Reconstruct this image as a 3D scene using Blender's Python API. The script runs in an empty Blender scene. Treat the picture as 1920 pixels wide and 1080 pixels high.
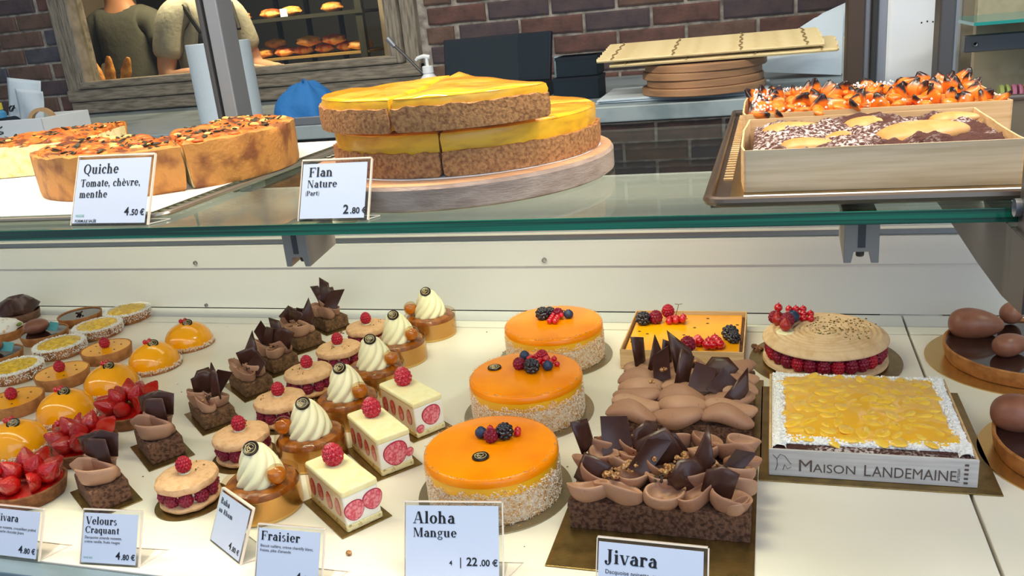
import bpy, math, random
from math import sin, cos, pi, sqrt, radians as R_
from mathutils import Vector, Matrix, noise
random.seed(7)
SC = bpy.context.scene
COL = SC.collection

# ------------------------------------------------------------------ camera
FPX = 1589.0
DN = Vector((480, 4860, FPX)).normalized()            # world down, in camera axes (x right, y down, z forward)
AY = Vector((490, -568, FPX)); AY = (AY - DN * AY.dot(DN)).normalized()
AX = AY.cross(-DN)
if AX.x < 0: AX = -AX
CAM_H = .54
cam_d = bpy.data.cameras.new('camera'); cam = bpy.data.objects.new('camera', cam_d); COL.objects.link(cam)
cam_d.sensor_fit = 'HORIZONTAL'; cam_d.sensor_width = 36.0; cam_d.lens = 36.0 * FPX / 1920.0
cam_d.clip_start = .02; cam_d.clip_end = 60
def w_of(v): return Vector((v.dot(AX), v.dot(AY), -v.dot(DN)))     # camera-axes vector -> world
cx, cy, cz = w_of(Vector((1, 0, 0))), w_of(Vector((0, -1, 0))), w_of(Vector((0, 0, -1)))
M = Matrix((cx, cy, cz)).transposed().to_4x4(); M.translation = Vector((0, 0, CAM_H))
cam.matrix_world = M
SC.camera = cam

# ------------------------------------------------------------------ world, lights, exposure
SC.view_settings.view_transform = 'Standard'; SC.view_settings.look = 'None'
SC.view_settings.exposure = 0.33; SC.view_settings.gamma = 1.0
SC.view_settings.use_curve_mapping = False
wd = bpy.data.worlds.new('world'); SC.world = wd; wd.use_nodes = True
wd.node_tree.nodes['Background'].inputs[0].default_value = (.66, .80, 1, 1)
wd.node_tree.nodes['Background'].inputs[1].default_value = .42
def area(name, loc, aim, sx, sy, power, col, spread=180):
    l = bpy.data.lights.new(name, 'AREA'); l.shape = 'RECTANGLE'; l.size = sx; l.size_y = sy
    l.energy = power; l.color = col; l.spread = R_(spread)
    o = bpy.data.objects.new(name, l); COL.objects.link(o); o.location = loc
    o.rotation_euler = (Vector(aim) - Vector(loc)).to_track_quat('-Z', 'Y').to_euler()
    return o
area('case_lamp_warm', (-.75, .80, 1.25), (-.75, 1.05, 0), 2.0, .10, 27, (1, .82, .60))
area('case_lamp_right', (.75, .80, 1.25), (.55, 1.05, 0), .9, .10, 11, (1, .94, .88))
area('shop_ceiling_lamp', (-.9, 2.0, 1.95), (-.9, 2.3, 0), 2.6, .5, 13, (1, .88, .74))
area('case_led_strip', (-.35, .815, .343), (-.35, .98, .0), 3.4, .012, 2.4, (1, .88, .72))
area('street_daylight', (1.2, -1.6, 1.5), (-.2, 1.2, .2), 3.2, 2.0, 30, (.60, .78, 1))
area('bakery_shelf_lamp', (-2.3, 3.62, 1.3), (-2.35, 4.1, .4), 1.0, .15, 52, (1, .76, .46))
area('bakery_room_lamp', (-3.1, 3.3, 1.8), (-3.0, 3.7, .3), .6, .4, 3.5, (1, .85, .68))

# ------------------------------------------------------------------ materials
def lin(h):
    h = h.lstrip('#'); r = []
    for i in (0, 2, 4):
        c = int(h[i:i+2], 16) / 255; r.append(c / 12.92 if c <= .04045 else ((c + .055) / 1.055) ** 2.4)
    return (*r, 1)
def mat(name, col, rough=.5, metal=0, sss=0, noi=None, bump=None, trans=0, coat=0, ior=1.45, spec=.5, sr=(.01, .004, .002), noi2=None, zramp=None):
    m = bpy.data.materials.new(name); m.use_nodes = True; nt = m.node_tree; N = nt.nodes; L = nt.links
    b = N['Principled BSDF']; I = b.inputs
    I['Base Color'].default_value = lin(col); I['Roughness'].default_value = rough; I['Metallic'].default_value = metal
    I['IOR'].default_value = ior; I['Specular IOR Level'].default_value = spec
    if sss: I['Subsurface Weight'].default_value = sss; I['Subsurface Radius'].default_value = (1, .5, .3); I['Subsurface Scale'].default_value = .008
    if trans: I['Transmission Weight'].default_value = trans
    if coat: I['Coat Weight'].default_value = coat; I['Coat Roughness'].default_value = .08
    tc = N.new('ShaderNodeTexCoord'); out = None
    def nz(sc, det=3):
        n = N.new('ShaderNodeTexNoise'); n.inputs['Scale'].default_value = sc if not isinstance(sc, tuple) else sc[0]; n.inputs['Detail'].default_value = det
        if isinstance(sc, tuple):
            mp = N.new('ShaderNodeMapping'); mp.inputs['Scale'].default_value = sc[1:]; L.new(tc.outputs['Object'], mp.inputs[0]); L.new(mp.outputs[0], n.inputs['Vector'])
        else: L.new(tc.outputs['Object'], n.inputs['Vector'])
        return n
    cur = None
    for s in (noi, noi2):
        if not s: continue
        sc, c2, lo, hi = s
        n = nz(sc); r = N.new('ShaderNodeMapRange'); r.inputs[1].default_value = lo; r.inputs[2].default_value = hi
        L.new(n.outputs['Fac'], r.inputs[0]); mx = N.new('ShaderNodeMix'); mx.data_type = 'RGBA'
        L.new(r.outputs[0], mx.inputs[0]); mx.inputs[7].default_value = lin(c2)
        if cur: L.new(cur, mx.inputs[6])
        else: mx.inputs[6].default_value = lin(col)
        cur = mx.outputs[2]
    if zramp:                                     # a second colour towards the object's own top: burnt tips, browned rims
        c2, lo, hi = zramp
        sp = N.new('ShaderNodeSeparateXYZ'); L.new(tc.outputs['Generated'], sp.inputs[0])
        r = N.new('ShaderNodeMapRange'); r.inputs[1].default_value = lo; r.inputs[2].default_value = hi
        n = nz(90); ad = N.new('ShaderNodeMath'); ad.operation = 'MULTIPLY_ADD'; ad.inputs[1].default_value = .5
        L.new(n.outputs['Fac'], ad.inputs[0]); L.new(sp.outputs[2], ad.inputs[2]); L.new(ad.outputs[0], r.inputs[0])
        mx = N.new('ShaderNodeMix'); mx.data_type = 'RGBA'; L.new(r.outputs[0], mx.inputs[0]); mx.inputs[7].default_value = lin(c2)
        if cur: L.new(cur, mx.inputs[6])
        else: mx.inputs[6].default_value = lin(col)
        cur = mx.outputs[2]
    if cur: L.new(cur, I['Base Color'])
    if bump:
        sc, st = bump; n = nz(sc, 4); bp = N.new('ShaderNodeBump'); bp.inputs['Strength'].default_value = 1; bp.inputs['Distance'].default_value = st
        L.new(n.outputs['Fac'], bp.inputs['Height']); L.new(bp.outputs[0], I['Normal'])
    return m
def thin_glass(name, tint='#ffffff', rough=0, ior=1.5, amount=1.0):
    m = bpy.data.materials.new(name); m.use_nodes = True; nt = m.node_tree; N = nt.nodes; L = nt.links; N.clear()
    o = N.new('ShaderNodeOutputMaterial'); mx = N.new('ShaderNodeMixShader'); t = N.new('ShaderNodeBsdfTransparent'); g = N.new('ShaderNodeBsdfGlossy')
    t.inputs[0].default_value = lin(tint); g.inputs['Roughness'].default_value = rough
    lw = N.new('ShaderNodeLayerWeight'); lw.inputs[0].default_value = .5; pw = N.new('ShaderNodeMath'); pw.operation = 'POWER'; pw.inputs[1].default_value = 5
    fr = N.new('ShaderNodeMath'); fr.operation = 'MULTIPLY_ADD'; fr.inputs[1].default_value = .96; fr.inputs[2].default_value = .04
    L.new(lw.outputs['Facing'], pw.inputs[0]); L.new(pw.outputs[0], fr.inputs[0])
    mu = N.new('ShaderNodeMath'); mu.operation = 'MULTIPLY'; mu.inputs[1].default_value = amount
    L.new(fr.outputs[0], mu.inputs[0]); L.new(mu.outputs[0], mx.inputs[0]); L.new(t.outputs[0], mx.inputs[1]); L.new(g.outputs[0], mx.inputs[2]); L.new(mx.outputs[0], o.inputs[0])
    return m
MT = dict(
 cream_shelf=mat('cream_shelf', '#e8e0d2', .28, noi=(6, '#e2d9c8', .4, .7)),
 panel=mat('panel_white', '#cbc8c8', .42),
 lip=mat('lip', '#e6e0d2', .3), steel=mat('steel_grey', '#8b9097', .38, .6), steel_d=mat('steel_dark', '#4a4a4c', .4, .5),
 steel_b=mat('steel_brown', '#3d3228', .45, .3), rail=mat('rail_steel', '#7f95a0', .35, .4), bracket=mat('bracket_alu', '#8d8780', .42, .35),
 glass=thin_glass('shelf_glass', '#f4fff8', 0, 1.5, .75), pane=thin_glass('front_pane', '#fbfdfd', 0, 1.45, .5), wpane=thin_glass('window_pane', '#eef0ec', .0, 1.45, .35),
 gedge=mat('glass_edge', '#07795a', .10, 0, trans=0, coat=.5, noi=((1, 2, 2, 240), '#023a2c', .42, .58)), acryl=thin_glass('acrylic', '#f4f6f6', .02, 1.5, 1.0),
 acryl_edge=mat('acrylic_edge', '#e9dccb', .15, coat=1),
 card=mat('card', '#c2cee3', .45), ink=mat('ink', '#14161c', .6), ink_green=mat('ink_green', '#4a9a80', .6), ink_brown=mat('ink_brown', '#5a4c44', .7), screw=mat('screw', '#6f6a60', .35, .7),  # card stock is white; the blue daylight cast is put into its colour
 gold=mat('gold_board', '#9a7f4e', .26, .85, noi=(60, '#7d683f', .4, .7), bump=(900, .0002)), gold2=mat('gold_foil', '#d9b26c', .25, .85), silver=mat('silver_board', '#a59a80', .3, .8, bump=(900, .0002)),
 clear=thin_glass('clear_plastic', '#f3e6d2', .03, 1.45, 1.0), emb=mat('emblem_gold', '#cdb583', .4, .3),
 mortar=mat('mortar', '#b5ada2', .95, noi=(30, '#6f6760', .35, .7), bump=(120, .002)),
 br1=mat('brick_red', '#6b4b42', .9, noi=(25, '#523b36', .35, .7), bump=(90, .002)), br2=mat('brick_plum', '#574848', .9, noi=(25, '#463c42', .35, .7), bump=(90, .002)),
 br3=mat('brick_slate', '#55545c', .9, noi=(25, '#44434b', .35, .7), bump=(90, .002)), br4=mat('brick_brown', '#6e5548', .9, noi=(25, '#58453b', .35, .7), bump=(90, .002)),
 oldwood=mat('old_wood', '#9a9080', .75, noi=((14, 1, 1, 8), '#6c6455', .38, .66), bump=((30, 1, 1, 9), .002)), oldwood_v=mat('old_wood_upright', '#9a9080', .75, noi=((14, 8, 1, 1), '#6c6455', .38, .66), bump=((30, 9, 1, 1), .002)),
 marble=mat('marble', '#93a3a9', .35, noi=(9, '#728389', .45, .65)), dark=mat('dark_matte', '#15181b', .7), till=mat('till_plastic', '#101a26', .55, spec=.25), teal=mat('teal_dark', '#0c1e28', .6, spec=.25),
 wallw=mat('wall_plain', '#8d8478', .9), floor=mat('floor_tile', '#6b645b', .6), ceil=mat('ceiling_paint', '#b5b0a6', .9),
 white=mat('white_plastic', '#e4e9ec', .4), paper=mat('paper', '#e6ebf0', .7), papere=mat('paper_tissue', '#c9d8e2', .8, bump=(60, .001)), blue=mat('blue_cloth', '#1d6bb0', .75, bump=(60, .003)),
 wood=mat('beech', '#d0a27c', .5, noi=((10, 1, 14, 14), '#b98a66', .35, .7), bump=(200, .0004)), wood_end=mat('beech_end', '#b09a8c', .6, noi=((30, 1, 1, 3), '#937d70', .35, .65), bump=((150, 1, 1, 4), .0008)),
 board_w=mat('board_wood', '#b08660', .55, noi=((8, 1, 1, 10), '#8f6a49', .4, .65)), bamboo=mat('bamboo', '#e6d5a4', .55, noi=((30, 1, 12, 12), '#cbb57e', .4, .7)), twine=mat('twine', '#9a8455', .8),
 poplar=mat('poplar_box', '#dcb98a', .6, noi=((10, 1, 6, 20), '#c89f6c', .4, .7)), poplar_in=mat('poplar_face', '#c9b79a', .6, noi=((10, 1, 6, 20), '#b39e7c', .4, .7)), poplar_g=mat('poplar_grey', '#c9c4c0', .6, noi=((10, 1, 6, 20), '#b5afab', .4, .7)),
 traydark=mat('tray_steel', '#6f6258', .3, .8), traywhite=mat('tray_paper', '#ece7e2', .7), wire=mat('wire', '#a49c90', .3, .8),
 # pastry
 mango=mat('mango_glaze', '#ff9400', .22, coat=.15, sss=0, spec=.3, noi=(14, '#ee7d00', .4, .7)), mangobody=mat('mango_mousse', '#fbb51c', .35), dome=mat('dome_glaze', '#ffa80a', .16, coat=.35, sss=.08),
 coco=mat('coconut', '#f3e2cc', .7), cocob=mat('coconut_toasted', '#d9a566', .75), cocow=mat('coconut_white', '#f8f2e8', .75), cocoside=mat('mousse_side', '#dba45a', .7, noi=(160, '#f0dcc0', .42, .6), bump=(300, .002)),
 crust=mat('crust', '#b97b42', .7, noi=(60, '#8e5628', .4, .7), bump=(260, .0012)), crust_d=mat('crust_dark', '#8f5a33', .75, noi=(120, '#6f4122', .35, .65), bump=(300, .0012)), crust_c=mat('crust_choc', '#7a5540', .6, noi=(90, '#5d3d2b', .4, .7), bump=(300, .0008)),
 lemon=mat('pineapple_compote', '#f6ca3c', .2, coat=.3, sss=.1, noi=(90, '#dca820', .4, .62), bump=(150, .004)), passion=mat('passion_curd', '#ffae0c', .22, coat=.2, noi=(10, '#e59208', .4, .7)),
 seed=mat('seed', '#3a2413', .5), rasp=mat('raspberry', '#b8122c', .32, sss=.25, noi=(300, '#8c0c26', .4, .7)), rasp_d=mat('raspberry_dark', '#8d1030', .34, sss=.2, noi=(300, '#6c0b25', .4, .7)),
 rasp_s=mat('raspberry_sugared', '#b8122c', .35, sss=.2, noi=(900, '#efc6cc', .60, .72), zramp=('#e9bcc4', 1.12, 1.5)), currant=mat('redcurrant', '#c00a1c', .08, coat=.8, sss=.2), blackb=mat('blackberry', '#17101c', .2, coat=.6), blueb=mat('blueberry', '#2b3a58', .5, noi=(120, '#1b2740', .4, .7)),
 straw=mat('strawberry', '#b00e0a', .14, coat=.5, sss=.05, noi=(260, '#8f0c0a', .5, .7), bump=(500, .0012)), strawcut=mat('strawberry_cut', '#cc2a1a', .15, coat=.5, sss=.1, noi=(60, '#e8604a', .4, .7)),
 strawslice=mat('strawberry_slice', '#d1485a', .3, sss=.2, noi=(300, '#e98d95', .42, .62)), strawrim=mat('strawberry_rim', '#a8203a', .3),
 leaf=mat('leaf', '#5a6b2a', .6), stem=mat('stem', '#6a5a3a', .6),
 choc=mat('chocolate_dark', '#3d211a', .32, noi=(40, '#4d2f27', .4, .7)), chocm=mat('chocolate_milk', '#8e5a46', .38, noi=(60, '#7f4e3c', .4, .7)), chocg=mat('ganache_gloss', '#2a1715', .08, coat=.6), token=mat('token_chocolate', '#24150f', .25),
 mousse=mat('mousse', '#9f735a', .5, sss=.1, noi=(300, '#8c6750', .62, .68)), mousse_l=mat('mousse_light', '#b08468', .5, sss=.1, noi=(300, '#96705a', .64, .7)), sponge=mat('sponge_choc', '#7b553f', .9, noi=(220, '#4a2e20', .42, .62), bump=(300, .003)), sponge_n=mat('sponge_nut', '#7a5637', .85, noi=(160, '#4d3420', .38, .66), bump=(300, .003)),
 nut=mat('nut', '#c99a64', .5, noi=(400, '#7b4a26', .4, .6)), macaron=mat('macaron_shell', '#e0b184', .7, noi=(140, '#d09c6c', .45, .7), bump=(400, .0008)), macaron_g=mat('macaron_large', '#e2c098', .75, noi=(60, '#d2aa7c', .45, .7), bump=(300, .0008)), pist=mat('pistachio_crumb', '#6b5a22', .7),
 cream=mat('chantilly', '#f0e6bd', .45, sss=.3), baba=mat('baba_dough', '#9a5512', .25, coat=.4, noi=(70, '#6a360b', .4, .68), bump=(150, .0015)), amber=mat('rum_amber', '#f09a20', .05, trans=.6, coat=.6, ior=1.33),
 fr_top=mat('fraisier_icing', '#f2e8ba', .4, sss=.1, noi=(70, '#eedda0', .4, .7)), fr_cream=mat('fraisier_cream', '#f3ebdf', .5, sss=.3), fr_sponge=mat('fraisier_sponge', '#e6d6a2', .8, noi=(200, '#a98a52', .55, .7), bump=(300, .002)),
 flan=mat('flan_custard', '#f0b81e', .32, sss=.2, noi=((40, 1, 1, 3), '#d89c1a', .45, .7), coat=.2), flantop=mat('flan_top', '#fdb018', .16, coat=.5, noi=((16, 1, 4, 1), '#e08a10', .50, .72), bump=(60, .0012)), flancrust=mat('flan_crust', '#bd8650', .8, noi=(260, '#8a5730', .4, .66), bump=(320, .0018)), doily=mat('doily', '#f3eff0', .8),
 q_crust=mat('quiche_crust', '#c0853e', .6, noi=(30, '#824d24', .44, .64), bump=(200, .0015)), q_fill=mat('quiche_custard', '#e6d9a6', .6, noi=(80, '#cdbb76', .45, .7)), q_top=mat('quiche_top', '#c96a1e', .4, noi=(34, '#6b3412', .46, .58), noi2=(52, '#d29a40', .56, .68), bump=(120, .004)), herb=mat('herb', '#34311a', .7), tomato=mat('tomato', '#d86420', .3, coat=.4), cheese=mat('goat_cheese', '#d9b268', .6),
 apri=mat('apricot', '#df6c0c', .3, coat=.2, sss=0, noi=(70, '#ea8418', .4, .7), zramp=('#220e08', .86, 1.05)), apri2=mat('apricot_bright', '#e67a12', .28, coat=.2, sss=0, noi=(70, '#c65f10', .4, .7)), pear=mat('pear', '#c48a48', .4, sss=0, noi=(50, '#d6a66c', .4, .7)),
 choccrumb=mat('choc_cake_dusted', '#4f2c22', .85, noi=(300, '#cdbfbd', .47, .60), noi2=(17, '#4a261c', .47, .60), bump=(260, .004)), sugar=mat('icing_sugar', '#f7f4f2', .8, bump=(500, .001)),
 pine=mat('pineapple_chunk', '#f6bd36', .16, coat=.4, sss=.1, noi=(60, '#f8d05c', .4, .7)), pineglaze=mat('pineapple_glaze', '#f2b430', .16, coat=.4), meringue=mat('meringue', '#f4efe6', .5, noi=(60, '#d9a468', .58, .72)),
 label_t=mat('teal_label', '#4f9aa0', .5), lime=mat('lime_peel', '#6f8a38', .5),
 skin=mat('skin', '#a5765a', .55, sss=.1), skin2=mat('skin_pale', '#b58a72', .55, sss=.1), shirt1=mat('shirt_grey', '#43453f', .9, bump=(30, .004)), shirt2=mat('shirt_pale', '#a0a196', .9, bump=(30, .004)), apron=mat('apron', '#101215', .8), trousers=mat('trousers', '#1b2226', .85), hair=mat('hair', '#2a1c14', .6, bump=(200, .003)),
 bread=mat('bread_crust', '#c98a3e', .6, noi=(30, '#8f5420', .42, .68), bump=(90, .003)), bread2=mat('pastry_red', '#b8562a', .5, noi=(40, '#e3a04c', .45, .62), bump=(90, .004)), bread3=mat('pastry_gold', '#dca050', .5, noi=(40, '#b06c2c', .45, .65), bump=(90, .003)), rackm=mat('rack_dark', '#22251f', .6), traywood=mat('tray_wood', '#8f7440', .6),
 tape=mat('tape_kraft', '#b89468', .5), bottle=thin_glass('bottle_clear', '#dfe8ec', .05, 1.4, 1), yellow=mat('yellow_cap', '#d3c33a', .5), bluel=mat('blue_label', '#3c8fc0', .5),
 concrete=mat('stone_panel', '#b5a98c', .8, noi=(12, '#8f8468', .45, .68)), tealglass=mat('teal_glass_edge', '#1f9d95', .1, trans=.3), mac_g=mat('macaron_green', '#9ba85a', .6), mac_p=mat('macaron_pink', '#b06a86', .6), mac_y=mat('macaron_yellow', '#d8b24a', .6), crumb=mat('crumb', '#8a5c40', .8),
)

# ------------------------------------------------------------------ mesh builder
class MB:
    def __init__(s): s.v = []; s.f = []; s.mi = []
    def add(s, vs, fs, mi=0, T=None):
        o = len(s.v)
        s.v += [tuple(T @ Vector(v)) for v in vs] if T else [tuple(v) for v in vs]
        s.f += [tuple(i + o for i in f) for f in fs]; s.mi += [mi] * len(fs); return s
    def box(s, x0, x1, y0, y1, z0, z1, mi=0, T=None):
        return s.add([(x0,y0,z0),(x1,y0,z0),(x1,y1,z0),(x0,y1,z0),(x0,y0,z1),(x1,y0,z1),(x1,y1,z1),(x0,y1,z1)],
                     [(3,2,1,0),(4,5,6,7),(0,1,5,4),(1,2,6,5),(2,3,7,6),(3,0,4,7)], mi, T)
    def grid(s, nu, nv, fn, cu=True, mi=0, T=None, capb=False, capt=False):
        vs = []; mu = nu if cu else nu + 1
        for j in range(nv + 1):
            for i in range(mu): vs.append(fn(i / nu, j / nv))
        fs = []
        for j in range(nv):
            for i in range(nu):
                a = j * mu + i; b = j * mu + (i + 1) % mu
                fs.append((a, b, b + mu, a + mu))
        if capb: fs.append(tuple(reversed(range(mu))))
        if capt: fs.append(tuple(nv * mu + i for i in range(mu)))
        return s.add(vs, fs, mi, T)
    def lathe(s, prof, n=32, mod=None, mi=0, T=None, capb=False, capt=False):
        k = len(prof) - 1
        def fn(u, v):
            r, z = prof[int(round(v * k))]; a = 2 * pi * u
            if mod: r, z = mod(r, z, a)
            return (r * cos(a), r * sin(a), z)
        return s.grid(n, k, fn, True, mi, T, capb, capt)
    def tube(s, path, r, n=8, mi=0, T=None, cap=True):
        P = [Vector(p) for p in path]; vs = []; k = len(P)
        up = Vector((0, 0, 1))
        for i, p in enumerate(P):
            d = (P[min(i + 1, k - 1)] - P[max(i - 1, 0)]).normalized()
            a = d.cross(up); a = a.normalized() if a.length > 1e-4 else Vector((1, 0, 0)); b = d.cross(a)
            rr = r[i] if isinstance(r, (list, tuple)) else r
            for j in range(n): vs.append(p + a * rr * cos(2 * pi * j / n) + b * rr * sin(2 * pi * j / n))
        fs = [(i * n + j, i * n + (j + 1) % n, (i + 1) * n + (j + 1) % n, (i + 1) * n + j) for i in range(k - 1) for j in range(n)]
        if cap: fs += [tuple(reversed(range(n))), tuple((k - 1) * n + j for j in range(n))]
        return s.add(vs, fs, mi, T)
    def prism(s, pts, z0, z1, mi=0, T=None):
        n = len(pts); vs = [(x, y, z0) for x, y in pts] + [(x, y, z1) for x, y in pts]
        fs = [tuple(reversed(range(n))), tuple(range(n, 2 * n))] + [(i, (i + 1) % n, n + (i + 1) % n, n + i) for i in range(n)]
        return s.add(vs, fs, mi, T)
    def ball(s, c, r, n=12, sq=(1, 1, 1), mi=0, T=None):
        c = Vector(c); m = max(4, n // 2 + 1)
        return s.grid(n, m, lambda u, v: (c.x + r * sq[0] * sin(pi * (.002 + .996 * v)) * cos(2 * pi * u), c.y + r * sq[1] * sin(pi * (.002 + .996 * v)) * sin(2 * pi * u), c.z - r * sq[2] * cos(pi * v)), True, mi, T)
    def build(s, name, m, parent=None, smooth=True, bevel=0, angle=40, seg=2):
        me = bpy.data.meshes.new(name); me.from_pydata(s.v, [], s.f)
        ms = m if isinstance(m, (list, tuple)) else [m]
        for x in ms: me.materials.append(MT[x] if isinstance(x, str) else x)
        if len(ms) > 1: me.polygons.foreach_set('material_index', s.mi)
        me.update()
        if smooth:
            me.shade_smooth()
            try: me.set_sharp_from_angle(angle=R_(angle))
            except Exception: pass
        o = bpy.data.objects.new(name, me); COL.objects.link(o)
        if parent: o.parent = parent
        if bevel:
            b = o.modifiers.new('bevel', 'BEVEL'); b.width = bevel; b.segments = seg; b.limit_method = 'ANGLE'
        return o
def TR(loc=(0,0,0), rz=0, rx=0, ry=0, sc=1):
    return Matrix.Translation(Vector(loc)) @ Matrix.Rotation(rz, 4, 'Z') @ Matrix.Rotation(ry, 4, 'Y') @ Matrix.Rotation(rx, 4, 'X') @ Matrix.Diagonal((*( (sc,)*3 if not isinstance(sc, tuple) else sc), 1))
def tag(o, label, cat, group=None, kind=None):
    if label: o['label'] = label
    if cat: o['category'] = cat
    if group: o['group'] = group
    if kind: o['kind'] = kind
    return o
def thing(name, label, cat, loc=(0,0,0), rz=0, group=None):
    o = bpy.data.objects.new(name, None); COL.objects.link(o); o.empty_display_size = .02
    o.location = loc; o.rotation_euler = (0, 0, rz); return tag(o, label, cat, group)
def inst(name, src, parent, loc=(0,0,0), rot=(0,0,0), sc=1):            # another object on the same mesh
    o = bpy.data.objects.new(name, src if isinstance(src, bpy.types.Mesh) else src.data); COL.objects.link(o)
    o.parent = parent; o.location = loc; o.rotation_euler = rot; o.scale = (sc,)*3 if not isinstance(sc, tuple) else sc
    return o
KIDS = {}
def kids(o): return [c for c in bpy.data.objects if c.parent == o]
def dup(root, loc, rz, label, group=None):
    if root.name not in KIDS:
        KIDS[root.name] = [(c, kids(c)) for c in kids(root)]
    r = root.copy(); COL.objects.link(r); r.location = loc; r.rotation_euler = (0, 0, rz); r['label'] = label
    if group: r['group'] = group
    for c, gs in KIDS[root.name]:
        d = c.copy(); COL.objects.link(d); d.parent = r
        for g in gs:
            h = g.copy(); COL.objects.link(h); h.parent = d
    return r
def struct(name, mb, m, parent=None, **k):
    o = mb.build(name, m, parent, **k)
    if not parent: o['kind'] = 'structure'
    return o
def rnd(a, b): return random.uniform(a, b)
def nse(x, y, z, sc): return noise.noise(Vector((x * sc, y * sc, z * sc)))
def flakes(mb, n, pick, size, mi=0, ln=3.0):                    # n slivers lying on points given by pick() -> (pos, normal)
    for _ in range(n):
        p, nr = pick(); p = Vector(p); nr = Vector(nr).normalized()
        t = Vector((rnd(-1, 1), rnd(-1, 1), rnd(-1, 1))); t = (t - nr * t.dot(nr) * .6).normalized()
        b = nr.cross(t).normalized(); s = size * rnd(.5, 1.2)
        a0 = p - t * s * ln / 2; a1 = p + t * s * ln / 2
        mb.add([a0 + b * s * .5, a0 - b * s * .5, a1, p + nr * s], [(0, 1, 2), (0, 2, 3), (1, 3, 2), (0, 3, 1)], random.randrange(mi) if mi else 0)
    return mb

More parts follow.
